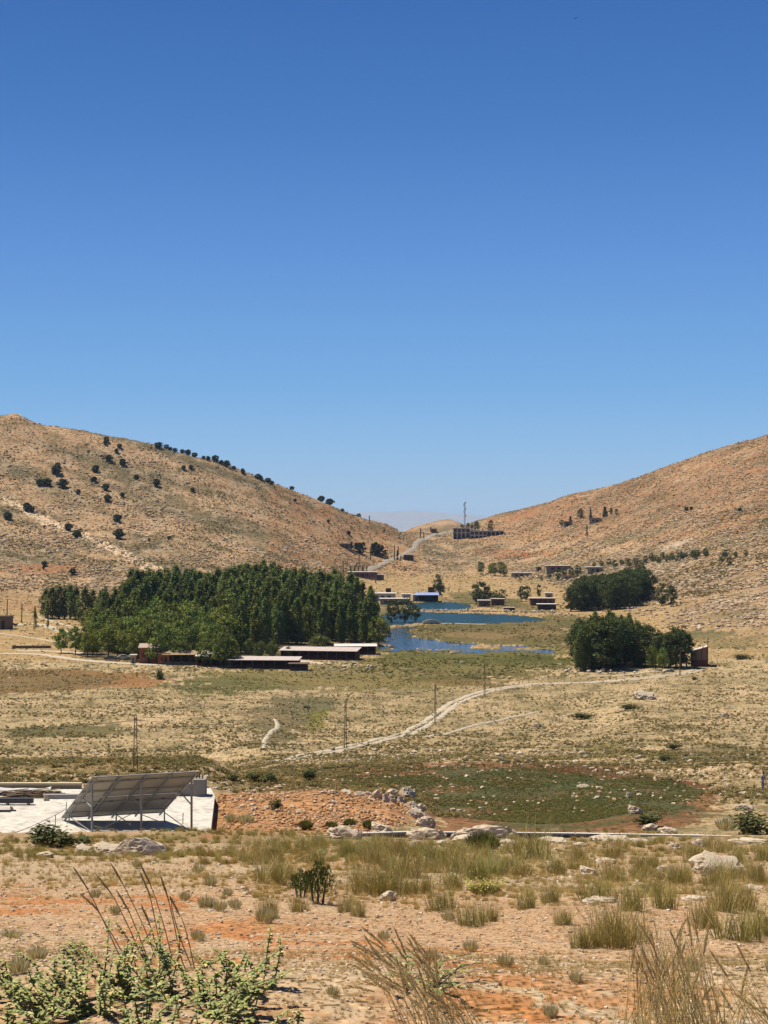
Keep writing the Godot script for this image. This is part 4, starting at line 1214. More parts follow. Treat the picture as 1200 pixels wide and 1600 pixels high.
func build_array() -> void:
	var hl := px(144, 1214, 71.2)          # corners of the panel plane
	var hr := px(312, 1205, 71.2)
	var ll := px(96, 1277, 75.4)
	var base := slab_pt(226, 1306)
	hl -= base; hr -= base; ll -= base
	var a := (hr - hl)
	var b := (ll - hl)
	var n := b.cross(a).normalized()
	if n.y < 0: n = -n
	var o := thing("solar_array", base, 0.0, "tilted solar panel array on a steel frame, seen from behind on the concrete platform", "solar panels")
	var frame := mat("galvanised_steel", Color(0.36, 0.37, 0.38), 0.5, 0.55)
	var back := worn("panel_back", Color(0.74, 0.71, 0.65), 0.8, 0.55)
	var cells := mat("panel_cells", Color(0.012, 0.016, 0.035), 0.12)
	cells.metallic_specular = 0.6
	for r in 2:
		for c in 4:
			var o0 := hl + a * (c * 0.25 + 0.004) + b * (r * 0.512)
			var ax := a * 0.242
			var bx := b * 0.484
			var p := put("panel", Mesh.new() if false else _slab3(o0, ax, bx, n * 0.035), back, o)
			put("glass_face", _slab3(o0 + ax * 0.02 + bx * 0.02 + n * 0.0365, ax * 0.96, bx * 0.96, n * 0.006), cells, p)
			var fr := Soup.new()
			for q in [[Vector3.ZERO, ax], [bx, ax], [Vector3.ZERO, bx], [ax, bx]]:
				fr.bar(o0 + q[0] - n * 0.02, o0 + q[0] + q[1] - n * 0.02, 0.05, 0.06)
			put("panel_frame", fr.flat(), frame, p)
			var jb := Soup.new()
			jb.bar(o0 + ax * 0.42 + bx * 0.22 - n * 0.04, o0 + ax * 0.58 + bx * 0.22 - n * 0.04, 0.10, 0.06)
			put("junction_box", jb.flat(), mat("black_plastic", Color(0.02, 0.02, 0.02), 0.5), p)
	for t in [0.10, 0.33, 0.62, 0.86]:      # purlins along the width
		var s := Soup.new()
		s.bar(hl + b * t - n * 0.09, hl + a + b * t - n * 0.09, 0.08, 0.09)
		put("purlin", s.flat(), frame, o)
	for t in [0.04, 0.27, 0.5, 0.73, 0.97]:     # rafters down the slope
		var s := Soup.new()
		s.bar(hl + a * t - n * 0.18, hl + a * t + b - n * 0.18, 0.09, 0.11)
		put("rafter", s.flat(), frame, o)
	var feet := []
	for t in [0.04, 0.5, 0.97]:
		for q in [[0.12, 0.075], [0.86, 0.05]]:
			var top: Vector3 = hl + a * t + b * q[0] - n * 0.2
			var s := Soup.new()
			s.tube(Vector3(top.x, 0.03, top.z), top, q[1], q[1], 8)
			put("post", s.flat(), frame, o)
			s = Soup.new()
			s.bx(top.x - 0.16, top.x + 0.16, 0.002, 0.032, top.z - 0.16, top.z + 0.16)
			put("base_plate", s.flat(), frame, o)
			feet.append(top)
	for k in 3:
		var hi: Vector3 = feet[k * 2]
		var lo: Vector3 = feet[k * 2 + 1]
		var s := Soup.new()
		s.bar(Vector3(hi.x, hi.y * 0.55, hi.z), hl + a * [0.04, 0.5, 0.97][k] + b * 0.42 - n * 0.2, 0.06, 0.06)
		put("brace", s.flat(), frame, o)
		if k < 2:
			var nx: Vector3 = feet[k * 2 + 2]
			s = Soup.new()
			s.bar(Vector3(hi.x, 0.15, hi.z), Vector3(nx.x, nx.y * 0.5 if k == 0 else 0.2, nx.z), 0.045, 0.045)
			s.bar(Vector3(hi.x, hi.y * (0.4 if k else 0.2), hi.z), Vector3(nx.x, 0.15, nx.z), 0.045, 0.045)
			put("cross_brace", s.flat(), frame, o)
		s = Soup.new()
		s.bar(Vector3(lo.x, lo.y * 0.8, lo.z), Vector3(hi.x, 0.25, hi.z), 0.045, 0.045)
		put("tie", s.flat(), frame, o)

func _slab3(o: Vector3, x: Vector3, y: Vector3, z: Vector3) -> ArrayMesh:
	var s := Soup.new()
	s.box(o + (x + y + z) * 0.5, x * 0.5, y * 0.5, z * 0.5)
	return s.flat()

# ---------------------------------------------------------------- poles, mast
func lattice_pole(at: Vector3, h: float, label: String) -> Vector3:
	var o := thing("lattice_pole", at, 0.2, label, "utility pole", "lattice power poles across the pasture")
	var m := mat("pole_steel", Color(0.16, 0.115, 0.07), 0.8, 0.2)
	var s := Soup.new()
	var r := func(y: float) -> float: return lerpf(0.17, 0.09, y / h)
	var cr := [[-1, -1], [1, -1], [1, 1], [-1, 1]]
	for c in cr:
		var q := Soup.new()
		q.bar(Vector3(c[0] * r.call(0.0), -0.4, c[1] * r.call(0.0)), Vector3(c[0] * r.call(h), h, c[1] * r.call(h)), 0.05, 0.05)
		put("upright", q.flat(), m, o)
	for k in 14:
		var y0 := h * k / 14.0
		var y1 := h * (k + 1) / 14.0
		for f in 4:
			var c0: Array = cr[f]; var c1: Array = cr[(f + 1) % 4]
			if k % 2: var sw := c0; c0 = c1; c1 = sw
			s.bar(Vector3(c0[0] * r.call(y0), y0, c0[1] * r.call(y0)), Vector3(c1[0] * r.call(y1), y1, c1[1] * r.call(y1)), 0.025, 0.025)
	put("lacing", s.flat(), m, o)
	for k in 3:
		var q := Soup.new()
		q.tube(Vector3(0.16, h - 0.3 - 0.45 * k, 0), Vector3(0.34, h - 0.3 - 0.45 * k, 0), 0.05, 0.07, 6)
		put("insulator", q.flat(), mat("porcelain", Color(0.5, 0.45, 0.4), 0.3), o)
	return at + Vector3(0.3, h - 0.3, 0)

func wood_pole(u: float, row: float, hpx: float, label: String, arm := false) -> Vector3:
	var p := spot(u, row)
	var h := hpx * mpp(p)
	var o := thing("wooden_pole", p, rng.randf_range(-0.3, 0.3), label, "utility pole")
	var s := Soup.new()
	s.tube(Vector3(0, -0.4, 0), Vector3(0.02 * h, h, 0), maxf(0.13, 0.0004 * -p.z), maxf(0.09, 0.0003 * -p.z), 7)
	put("shaft", s.flat(), mat("pole_wood", Color(0.15, 0.115, 0.08), 0.9), o)
	s = Soup.new()
	s.bar(Vector3(-0.6 if not arm else 0.0, h - 0.35, 0), Vector3(0.7 if not arm else 1.8, h - (0.35 if not arm else 0.0), 0), 0.12, 0.12)
	put("cross_arm" if not arm else "lamp_arm", s.flat(), mat("pole_wood", Color.BLACK), o)
	return p + Vector3(0, h - 0.2, 0)

func wire(a: Vector3, b: Vector3, sag: float, label: String, r := 0.018) -> void:
	var s := Soup.new()
	var last := a
	for k in 14:
		var t := (k + 1) / 14.0
		var q := a.lerp(b, t) - Vector3(0, 4.0 * sag * t * (1.0 - t), 0)
		s.tube(last, q, r, r, 3)
		last = q
	tag(put("power_line", s.flat(), mat("wire", Color(0.12, 0.1, 0.08), 0.6)), label, "wire")

func build_poles() -> void:
	var tops := []
	var names := ["lattice steel power pole behind the solar array", "lattice steel power pole where the dirt track starts", "lattice steel power pole at the bend of the dirt track", "lattice steel power pole farthest along the dirt track"]
	var k := 0
	for a in [[212, 1205, 85], [540, 1171, 77], [680, 1131, 61], [757, 1090, 52]]:
		var p := spot(a[0], a[1])
		tops.append(lattice_pole(p, a[2] * mpp(p), names[k]))
		k += 1
	wire(px(-300, 1128, 175), tops[0], 1.2, "power line running to the left from the pole behind the array")
	wire(tops[0], tops[1], 1.6, "power line between the pole behind the array and the next")
	wire(tops[1], tops[2], 0.9, "power line between the two middle lattice poles")
	wire(tops[2], tops[3], 0.7, "power line to the farthest lattice pole")
	var e := wood_pole(1062, 1056, 44, "brown wooden pole in front of the grove beside the timber shed")
	wire(tops[3], e, 1.5, "power line from the lattice poles to the wooden pole by the grove")
	wood_pole(1105, 1041, 40, "thin wooden pole right of the timber shed")
	wood_pole(11, 967, 31, "street lamp pole at the far left by the lane", true)
	wood_pole(34, 973, 30, "wooden pole between the parked car and the slender tree")
	for a in [[536, 897, 20, "left"], [561, 884, 16, "middle"], [587, 911, 11, "front"], [579, 876, 10, "upper"], [616, 875, 21, "tall"], [622, 869, 15, "far"]]:
		wood_pole(a[0], a[1], a[2], {"left": "wooden pole left of the cypress row", "middle": "wooden pole on the slope below the pines", "front": "short wooden pole in front of the red-fronted building", "upper": "short pole right below the pines", "tall": "tall pole left of the roadside shed", "far": "thin pole behind the roadside shed"}[a[3]])
	for a in [[577, 803, 10, "thin pole on the left hill's skyline above the pines"], [600, 818, 8, "thin pole where the left hill's skyline meets the saddle"], [657, 826, 14, "taller of the two thin poles standing in the saddle"], [662, 828, 10, "shorter of the two thin poles standing in the saddle"]]:
		var p := spot(a[0], a[1] + 14)
		wood_pole(a[0], a[1] + 14, a[2], a[3])
	# mast
	var p := spot(726, 833, 1380.0)
	var o := thing("radio_mast", p, 0.3, "tall lattice telecom mast rising behind the grey ruin", "mast")
	var m := mat("mast_steel", Color(0.42, 0.42, 0.42), 0.6, 0.3)
	var h := 48.0 * mpp(p)
	for c in 3:
		var q := Soup.new()
		q.tube(Vector3(cos(TAU * c / 3) * 0.8, -0.5, sin(TAU * c / 3) * 0.8), Vector3(cos(TAU * c / 3) * 0.55, h, sin(TAU * c / 3) * 0.55), 0.14, 0.12, 5)
		put("mast_leg", q.flat(), m, o)
	var s := Soup.new()
	for i in 20:
		for c in 3:
			var a0 := TAU * c / 3; var a1 := TAU * (c + 1) / 3
			s.bar(Vector3(cos(a0) * 0.7, h * i / 20.0, sin(a0) * 0.7), Vector3(cos(a1) * 0.65, h * (i + 1) / 20.0, sin(a1) * 0.65), 0.1, 0.1)
	put("lacing", s.flat(), m, o)
	for c in 7:
		var q := Soup.new()
		var y := h * (0.55 + 0.07 * c)
		var a0 := TAU * c / 3
		q.box(Vector3(cos(a0) * 1.1, y, sin(a0) * 1.1), Vector3(0.3, 0, 0), Vector3(0, 1.1, 0), Vector3(0, 0, 0.3))
		put("antenna", q.flat(), mat("antenna_white", Color(0.55, 0.55, 0.55), 0.5), o)

# ---------------------------------------------------------------- buildings
func block(o: Node3D, called: String, x0: float, x1: float, y0: float, y1: float, z0: float, z1: float, m: Material) -> MeshInstance3D:
	var s := Soup.new()
	s.bx(x0, x1, y0, y1, z0, z1)
	return put(called, s.flat(), m, o)

func house(called: String, u: float, row: float, wpx: float, h: float, deep: float, wall: Material, roof: Material, label: String, wins: int, turn := 0.0, over := 0.5, rise := 0.0) -> Node3D:
	# a low flat-roofed house: four walls round a dark inside, openings with panes, a door, a roof slab
	var p := spot(u, row)
	var w := wpx * mpp(p)
	var o := thing(called, p, turn, label, "building")
	var hw := w * 0.5
	var x := -hw
	var gap := w / (wins + 1.0)
	var ow := minf(gap * 0.55, 2.0)
	block(o, "foundation", -hw - 0.1, hw + 0.1, -2.0, 0.05, -deep - 0.1, 0.1, mats.plinth)
	block(o, "rear_wall", -hw, hw, 0.05, h + rise, -deep, -deep + 0.3, wall)
	block(o, "side_wall", -hw, -hw + 0.3, 0.05, h, -deep + 0.3, -0.3, wall)
	block(o, "side_wall", hw - 0.3, hw, 0.05, h, -deep + 0.3, -0.3, wall)
	var front := Soup.new()
	for k in wins:
		var c := -hw + gap * (k + 1)
		var door := k == wins / 2
		front.bx(x, c - ow * 0.5, 0.05, h, -0.3, 0.0)
		front.bx(c - ow * 0.5, c + ow * 0.5, h * 0.72, h, -0.3, 0.0)
		if not door: front.bx(c - ow * 0.5, c + ow * 0.5, 0.05, h * 0.34, -0.3, 0.0)
		x = c + ow * 0.5
		if door:
			block(o, "door", c - ow * 0.46, c + ow * 0.46, 0.06, h * 0.70, -0.24, -0.18, mats.dark_wood)
		else:
			var wn := block(o, "window", c - ow * 0.5, c + ow * 0.5, h * 0.30, h * 0.34 - 0.003, -0.1, 0.14, mats.plinth)
			var pn := Soup.new()
			pn.bx(c - ow * 0.47, c + ow * 0.47, h * 0.35, h * 0.71, -0.22, -0.19)
			put("pane", pn.flat(), mats.pane, wn)
	front.bx(x, hw, 0.05, h, -0.3, 0.0)
	put("front_wall", front.flat(), wall, o)
	var s := Soup.new()
	var y0 := h + 0.003
	s.quad(Vector3(-hw - over, y0 + 0.25, over), Vector3(-hw - over, y0 + 0.25 + rise, -deep - over), Vector3(hw + over, y0 + 0.25 + rise, -deep - over), Vector3(hw + over, y0 + 0.25, over))
	s.quad(Vector3(-hw - over, y0, over), Vector3(hw + over, y0, over), Vector3(hw + over, y0 + rise, -deep - over), Vector3(-hw - over, y0 + rise, -deep - over))
	s.quad(Vector3(-hw - over, y0, over), Vector3(-hw - over, y0 + 0.25, over), Vector3(hw + over, y0 + 0.25, over), Vector3(hw + over, y0, over))
	s.quad(Vector3(-hw - over, y0, over), Vector3(-hw - over, y0 + rise, -deep - over), Vector3(-hw - over, y0 + 0.25 + rise, -deep - over), Vector3(-hw - over, y0 + 0.25, over))
	s.quad(Vector3(hw + over, y0, over), Vector3(hw + over, y0 + 0.25, over), Vector3(hw + over, y0 + 0.25 + rise, -deep - over), Vector3(hw + over, y0 + rise, -deep - over))
	s.quad(Vector3(-hw - over, y0 + rise, -deep - over), Vector3(hw + over, y0 + rise, -deep - over), Vector3(hw + over, y0 + 0.25 + rise, -deep - over), Vector3(-hw - over, y0 + 0.25 + rise, -deep - over))
	put("roof", s.flat(), roof, o)
	return o

func pavilion(called: String, u: float, row: float, w: float, deep: float, h: float, rise: float, turn: float, posts: int, roof: Material, wall: Material, label: String) -> Node3D:
	# an open-fronted dining shed: posts, back wall, low front rail, sloping sheet roof
	var p := spot(u, row)
	var o := thing(called, p, turn, label, "pavilion")
	var hw := w * 0.5
	block(o, "floor_slab", -hw, hw, -1.5, 0.15, -deep, 0.0, mats.plinth)
	block(o, "rear_wall", -hw, hw, 0.15, h + rise - 0.05, -deep + 0.02, -deep + 0.2, wall)
	block(o, "side_wall", hw - 0.2, hw, 0.15, h - 0.05, -deep + 0.2, -0.3, wall)
	block(o, "side_wall", -hw, -hw + 0.2, 0.15, h - 0.05, -deep + 0.2, -0.3, wall)
	block(o, "front_rail", -hw + 0.25, hw - 0.25, 0.15, 0.95, -0.16, -0.06, wall)
	for k in posts:
		var x := lerpf(-hw + 0.2, hw - 0.2, k / (posts - 1.0))
		block(o, "post", x - 0.12, x + 0.12, 0.15, h, -0.055, 0.17, mats.post_wood)
	for k in posts - 1:
		var x := lerpf(-hw + 0.2, hw - 0.2, (k + 0.5) / (posts - 1.0))
		block(o, "table", x - 0.6, x + 0.6, 0.85, 0.92, -deep * 0.6, -deep * 0.6 + 0.9, mats.post_wood)
	var n := maxi(int(w / 2.0), 3)
	for k in n:
		var x0 := -hw - 0.5 + (w + 1.0) * k / n
		var x1 := -hw - 0.5 + (w + 1.0) * (k + 1) / n - 0.03
		var s := Soup.new()
		s.box(Vector3((x0 + x1) * 0.5, h + rise * 0.5 + 0.1, -deep * 0.5 + 0.1), Vector3((x1 - x0) * 0.5, 0, 0), Vector3(0, 0.06, 0), Vector3(0, -rise * 0.5, deep * 0.5 + 0.7))
		put("roof_sheet", s.flat(), roof, o)
	return o

func build_ruin() -> void:
	var p := spot(745, 841)
	var o := thing("ruined_building", p, 0.0, "grey unfinished concrete building with rows of dark arches below the mast", "building")
	var m := worn("ruin_concrete", Color(0.60, 0.55, 0.49), 0.15)
	var k := mpp(p)
	var x0 := (708 - 745) * k
	var bay := 6.5 * k
	var h1 := 6.4 * k
	# [first x, bays, floors, depth offset]
	for wing in [[x0, 4, 2, 0.0, 1.6], [x0 + bay * 4 + 0.8 * k, 4, 2, 3.0 * k, -1.4 * k], [x0 + bay * 8 + 1.2 * k, 4, 1, -2.0 * k, 5.0 * k]]:
		var y: float = wing[4]
		for f in wing[2]:
			for b in wing[1]:
				var xa: float = wing[0] + b * bay
				var poly := PackedVector2Array([Vector2(xa, y - (3.0 if f == 0 else 0.0)), Vector2(xa, y + h1 - 0.3), Vector2(xa + bay, y + h1 - 0.3), Vector2(xa + bay, y - (3.0 if f == 0 else 0.0)), Vector2(xa + bay * 0.86, y - (3.0 if f == 0 else 0.0))])
				if f == 0 and wing[2] > 1:
					for t in 9:
						var an := PI * t / 8.0
						poly.append(Vector2(xa + bay * 0.5 + cos(an) * bay * 0.36, y + h1 * 0.36 + sin(an) * bay * 0.36))
				else:
					poly.append(Vector2(xa + bay * 0.86, y + h1 * 0.72))
					poly.append(Vector2(xa + bay * 0.14, y + h1 * 0.72))
				poly.append(Vector2(xa + bay * 0.14, y - (3.0 if f == 0 else 0.0)))
				put("arch_bay" if f == 0 and wing[2] > 1 else "window_bay", slab_of(poly, wing[3] - 0.5, wing[3]), m, o)
			block(o, "floor_slab", wing[0] - 0.3, wing[0] + bay * wing[1] + 0.3, y + h1 - 0.297, y + h1 - 0.003, wing[3] - 11.0, wing[3] + 0.3, m)
			block(o, "rear_wall", wing[0], wing[0] + bay * wing[1], y - 2.0, y + h1 - 0.3, wing[3] - 11.0, wing[3] - 10.6, m)
			block(o, "side_wall", wing[0], wing[0] + 0.4, y - 2.0, y + h1 - 0.3, wing[3] - 10.6, wing[3] - 0.5, m)
			block(o, "side_wall", wing[0] + bay * wing[1] - 0.4, wing[0] + bay * wing[1], y - 2.0, y + h1 - 0.3, wing[3] - 10.6, wing[3] - 0.5, m)
			y += h1
		for b in int(wing[1]) + 1:
			if (b + int(wing[0])) % 2 == 0: block(o, "column_stub", wing[0] + b * bay - 0.35, wing[0] + b * bay + 0.35, y, y + h1 * rng.randf_range(0.25, 0.7), wing[3] - 0.8, wing[3] - 0.1, m)
	# the small tower and sloping roof behind
	var q := spot(738, 833, 1380.0)
	var t := thing("chapel", q, 0.1, "small building with pale sloping roof and dark turret behind the ruin", "building")
	var kk := mpp(q)
	block(t, "wall", -5 * kk, 5 * kk, -3.0, 5 * kk, -9.0, 0.0, worn("chapel_wall", Color(0.3, 0.2, 0.15), 0.2))
	var s := Soup.new()
	s.box(Vector3(0.5 * kk, 6.2 * kk, -4.5), Vector3(6.0 * kk, 3.4 * kk, 0), Vector3(-0.15 * kk, 0.26 * kk, 0), Vector3(0, 0, 5.2))
	put("roof", s.flat(), worn("chapel_roof", Color(0.55, 0.48, 0.42), 0.2), t)
	s = Soup.new()
	s.tube(Vector3(0.5 * kk, 5 * kk, -4.5), Vector3(0.5 * kk, 12 * kk, -4.5), 1.9 * kk, 1.9 * kk, 8)
	s.tube(Vector3(0.5 * kk, 12 * kk, -4.5), Vector3(0.5 * kk, 14 * kk, -4.5), 2.3 * kk, 0.3 * kk, 8)
	s.tube(Vector3(0.5 * kk, 14 * kk, -4.5), Vector3(0.5 * kk, 17 * kk, -4.5), 0.3 * kk, 0.1 * kk, 5)
	put("turret", s.flat(), worn("turret_red", Color(0.2, 0.11, 0.08), 0.2), t)

func build_buildings() -> void:
	mats["plinth"] = worn("plinth", Color(0.42, 0.37, 0.3), 0.3)
	mats["dark_wood"] = mat("dark_wood", Color(0.07, 0.045, 0.03), 0.8)
	mats["post_wood"] = worn("post_wood", Color(0.17, 0.105, 0.07), 0.8)
	var pane := mat("pane", Color(0.03, 0.04, 0.05), 0.08)
	mats["pane"] = pane
	var red := worn("red_boards", Color(0.15, 0.038, 0.026), 0.5)
	var brick := worn("orange_brick", Color(0.36, 0.13, 0.06), 0.4)
	var white := worn("white_roof", Color(0.74, 0.68, 0.62), 0.15)
	var pink := worn("pink_sheet", Color(0.60, 0.50, 0.44), 0.15)
	var cream := worn("cream_wall", Color(0.5, 0.39, 0.26), 0.2)
	var brown := worn("brown_wall", Color(0.26, 0.19, 0.12), 0.2)
	var rust := worn("rust_wall", Color(0.28, 0.1, 0.055), 0.2)
	# restaurants by the grove
	pavilion("pavilion", 497, 1032, 24.0, 7.0, 2.7, 0.6, -0.16, 9, pink, red, "long red dining pavilion with pale sheet roof in front of the grove")
	pavilion("pavilion", 412, 1046, 20.0, 6.0, 2.5, 0.5, -0.08, 7, pink, red, "lower red pavilion left of the long one, pale roof at a slant")
	pavilion("pavilion", 556, 1024, 13.0, 5.0, 2.6, 0.35, 0.05, 6, white, red, "small white-roofed red pavilion at the grove's right end")
	pavilion("deck_shelter", 466, 1050, 5.0, 2.6, 1.9, 0.1, -0.1, 4, mats.post_wood, mats.post_wood, "little wooden deck shelter at the end of the lower pavilion")
	house("brick_house", 233, 1037, 30, 4.6, 6.0, brick, worn("tile_roof", Color(0.5, 0.36, 0.28), 0.3), "orange brick house half hidden by the light green trees", 3, 0.1, 0.3, 0.8)
	house("brick_annex", 256, 1039, 18, 3.2, 4.0, brick, rust, "low orange annex in front of the brick house", 2, 0.0, 0.2)
	pavilion("kiosk", 290, 1040, 13.0, 5.0, 3.0, 0.8, 0.05, 6, worn("thatch", Color(0.38, 0.27, 0.15), 0.6), brown, "open kiosk with brown thatch roof right of the brick house")
	pavilion("kiosk", 330, 1041, 9.0, 5.0, 2.8, 0.7, -0.2, 5, white, red, "small kiosk with white roof under the trees")
	house("ticket_hut", 208, 1037, 8, 2.4, 2.0, cream, white, "tiny pale hut beside the parked cars", 1, 0.0, 0.3)
	# beyond the lake
	house("hall", 598, 939, 40, 3.9, 9.0, worn("hall_wall", Color(0.62, 0.58, 0.52), 0.2), white, "white flat-roofed hall with wide dark openings left of the pond", 3, 0.0, 0.6)
	house("annex_hall", 616, 945, 44, 2.9, 7.0, cream, white, "long low white-roofed annex in front of the flat-roofed hall", 4, 0.0, 0.5)
	house("white_house", 635, 940, 13, 3.8, 5.0, worn("hall_wall", Color.WHITE), white, "small white house between the annex and the blue roof", 2)
	var blue := worn("blue_sheet", Color(0.30, 0.38, 0.64), 0.2)
	pavilion("blue_roofed_restaurant", 668, 941, 11.6, 9.0, 3.4, 0.9, 0.0, 6, blue, mats.dark_wood, "lakeside restaurant with bright blue sheet roof")
	house("white_porch", 650, 940, 9, 3.4, 5.0, worn("porch_wall", Color(0.45, 0.47, 0.5), 0.2), worn("porch_roof", Color(0.6, 0.64, 0.72), 0.2), "grey white porch at the left end of the blue-roofed restaurant", 1)
	house("water_tank_house", 674, 930, 10, 4.4, 3.0, mats.dark_wood, rust, "dark box building behind the blue roof", 1, 0.0, 0.1)
	house("tank_box", 607, 929, 8, 3.4, 3.0, mats.dark_wood, mats.dark_wood, "small dark hut behind the white flat-roofed hall", 1, 0.0, 0.1)
	house("lake_hut", 757, 948, 18, 3.0, 5.0, brown, white, "pale-roofed open hut under the pond trees", 3)
	house("lake_hut", 778, 946, 20, 3.2, 5.0, rust, pink, "reddish lakeside hut right of the pond trees", 3)
	house("dark_hall", 848, 946, 38, 3.4, 7.0, rust, pink, "long reddish lakeside hall left of the rounded grove", 4)
	house("boat_shed", 855, 953, 28, 2.6, 5.0, mats.dark_wood, white, "low black-fronted shed in front of the reddish hall", 2)
	house("white_cabin", 858, 938, 11, 3.8, 4.0, cream, white, "little white cabin behind the reddish hall", 1)
	house("table_shelter", 796, 955, 17, 1.6, 2.5, mats.dark_wood, white, "low white-topped shelter on the stone bank", 2, 0.0, 0.3)
	# houses on the right slope
	house("flat_house", 873, 893, 38, 3.9, 8.0, worn("tan_block", Color(0.36, 0.25, 0.18), 0.2), white, "long flat-roofed brown house above the rounded grove", 3, 0.0, 0.6)
	house("cream_building", 815, 902, 32, 3.0, 6.0, cream, white, "low cream building with white roof among the roadside trees", 3, -0.1, 0.6)
	house("white_shed", 930, 895, 24, 3.6, 6.0, cream, white, "pale shed with white roof right above the rounded grove", 2, 0.1, 0.6)
	house("stone_hut", 842, 893, 8, 3.0, 3.0, brown, cream, "tiny stone hut left of the long brown house", 1, 0.0, 0.1)
	house("small_house", 888, 906, 18, 2.6, 4.0, cream, rust, "small cream house below the long brown house", 2, 0.0, 0.2)
	house("hillside_house", 930, 818, 18, 4.0, 6.0, cream, worn("grey_roof", Color(0.4, 0.38, 0.36), 0.2), "grey-roofed house on the red hillside terrace", 2)
	house("hillside_hut", 887, 823, 11, 4.0, 4.0, brown, white, "small hut below the red terrace on the right hillside", 1)
	# by the winding road
	house("red_fronted_building", 566, 903, 46, 4.0, 8.0, rust, white, "long red-fronted building behind the cypress row", 5, 0.0, 0.4)
	house("pink_annex", 589, 906, 22, 3.6, 7.0, worn("pink_block", Color(0.36, 0.23, 0.17), 0.2), pink, "pink block annex right of the red-fronted building", 3)
	house("roadside_shed", 638, 877, 15, 4.4, 6.0, mats.dark_wood, worn("shed_roof", Color(0.36, 0.37, 0.38), 0.2), "dark roadside shed with grey roof at the road bend", 1, -0.1, 0.4)
	house("slope_house", 539, 858, 17, 3.8, 6.0, brown, worn("slope_roof", Color(0.6, 0.54, 0.48), 0.2), "pale-roofed house on the slope left of the pines", 2)
	house("saddle_house", 678, 833, 9, 3.6, 5.0, brown, brown, "small brown house on the saddle beside the road", 1)
	house("lane_house", 0, 985, 30, 5.0, 6.0, brown, mats.dark_wood, "dark house at the picture's left edge by the lane", 2)
	# timber shed beside the near grove
	var p := spot(1092, 1043)
	var o := thing("timber_shed", p, -0.25, "brown timber shed with white mono-pitch roof right of the near grove", "shed")
	var k := mpp(p)
	var w := 25 * k
	o.scale = Vector3(1, 0.82, 1)
	block(o, "base_wall", -w * 0.5, w * 0.5, -1.0, 2.3, -5.0, 0.0, worn("shed_base", Color(0.25, 0.09, 0.06), 0.5))
	for i in 3:
		var x0 := -w * 0.5 + w * i / 3.0
		var c := Soup.new()
		c.box(Vector3(x0 + w / 6.0, 3.9 + i * 0.35, -2.5), Vector3(w / 6.0 - 0.06, 0, 0), Vector3(0, 1.58 + 0.35 * i, 0), Vector3(0, 0, 2.46))
		put("board_panel", c.flat(), worn("shed_boards", Color(0.40, 0.27, 0.18), 0.8), o)
	for i in 4:
		var x := -w * 0.5 + w * i / 3.0
		block(o, "shed_post", x - 0.08, x + 0.08, 2.303, 5.2 + i * 0.5, -0.08, 0.08, mats.post_wood)
	var rs := Soup.new()
	rs.box(Vector3(-0.2, 6.2, -2.4), Vector3(w * 0.55, 0.95, 0), Vector3(0, 0.08, 0), Vector3(0, 0, 3.0))
	put("roof", rs.flat(), white, o)
	build_ruin()
	# arched footbridge
	p = Vector3(spot(674, 975).x, -43.0, spot(674, 975).z)
	o = thing("stone_bridge", p, 0.05, "little arched stone footbridge between the two lakes", "bridge")
	var poly := PackedVector2Array()
	for t in 13: poly.append(Vector2(lerpf(-5.2, 5.2, t / 12.0), 0.5 + 1.9 * sin(PI * t / 12.0)))
	poly.append(Vector2(5.2, -0.6)); poly.append(Vector2(3.3, -0.6))
	for t in 11: poly.append(Vector2(cos(PI * t / 10.0) * 3.2, -0.5 + sin(PI * t / 10.0) * 2.2))
	poly.append(Vector2(-3.3, -0.6)); poly.append(Vector2(-5.2, -0.6))
	o.scale = Vector3(0.72, 0.62, 1.0)
	put("arch", slab_of(poly, -1.3, 1.3), worn("bridge_stone", Color(0.62, 0.55, 0.44), 0.3), o)
	for sd in [-1.0, 1.0]:
		var para := PackedVector2Array()
		for t in 13: para.append(Vector2(lerpf(-5.4, 5.4, t / 12.0), 1.0 + 1.9 * sin(PI * t / 12.0)))
		for t in 13: para.append(Vector2(lerpf(5.4, -5.4, t / 12.0), 0.45 + 1.9 * sin(PI * t / 12.0)))
		put("parapet", slab_of(para, sd * 1.32 - 0.13, sd * 1.32 + 0.13), worn("bridge_pale", Color(0.8, 0.71, 0.57), 0.3), o)
	# pale sunken court with a wall on the left
	p = spot(40, 1014)
	o = thing("retaining_wall", p, 0.05, "low brown retaining wall above the lane on the left", "wall")
	block(o, "wall_run", -4.5, 8.5, -0.5, 0.9, -0.3, 0.0, brown)
	block(o, "wall_return", -4.5, -4.2, -0.5, 0.9, -5.0, -0.31, brown)
	strip("terrace", [[28, 1017.5], [60, 1018], [100, 1019], [130, 1022]], 3.5, worn("terrace_pale", Color(0.6, 0.51, 0.38), 0.2), "pale terrace below the brown retaining wall", 0.1)
	# the concrete irrigation pipe across the foot of the near slope
	var chan := worn("kerb_concrete", Color(0.80, 0.73, 0.62), 0.7)
	var black := mat("black_pipe", Color(0.03, 0.03, 0.03), 0.4)
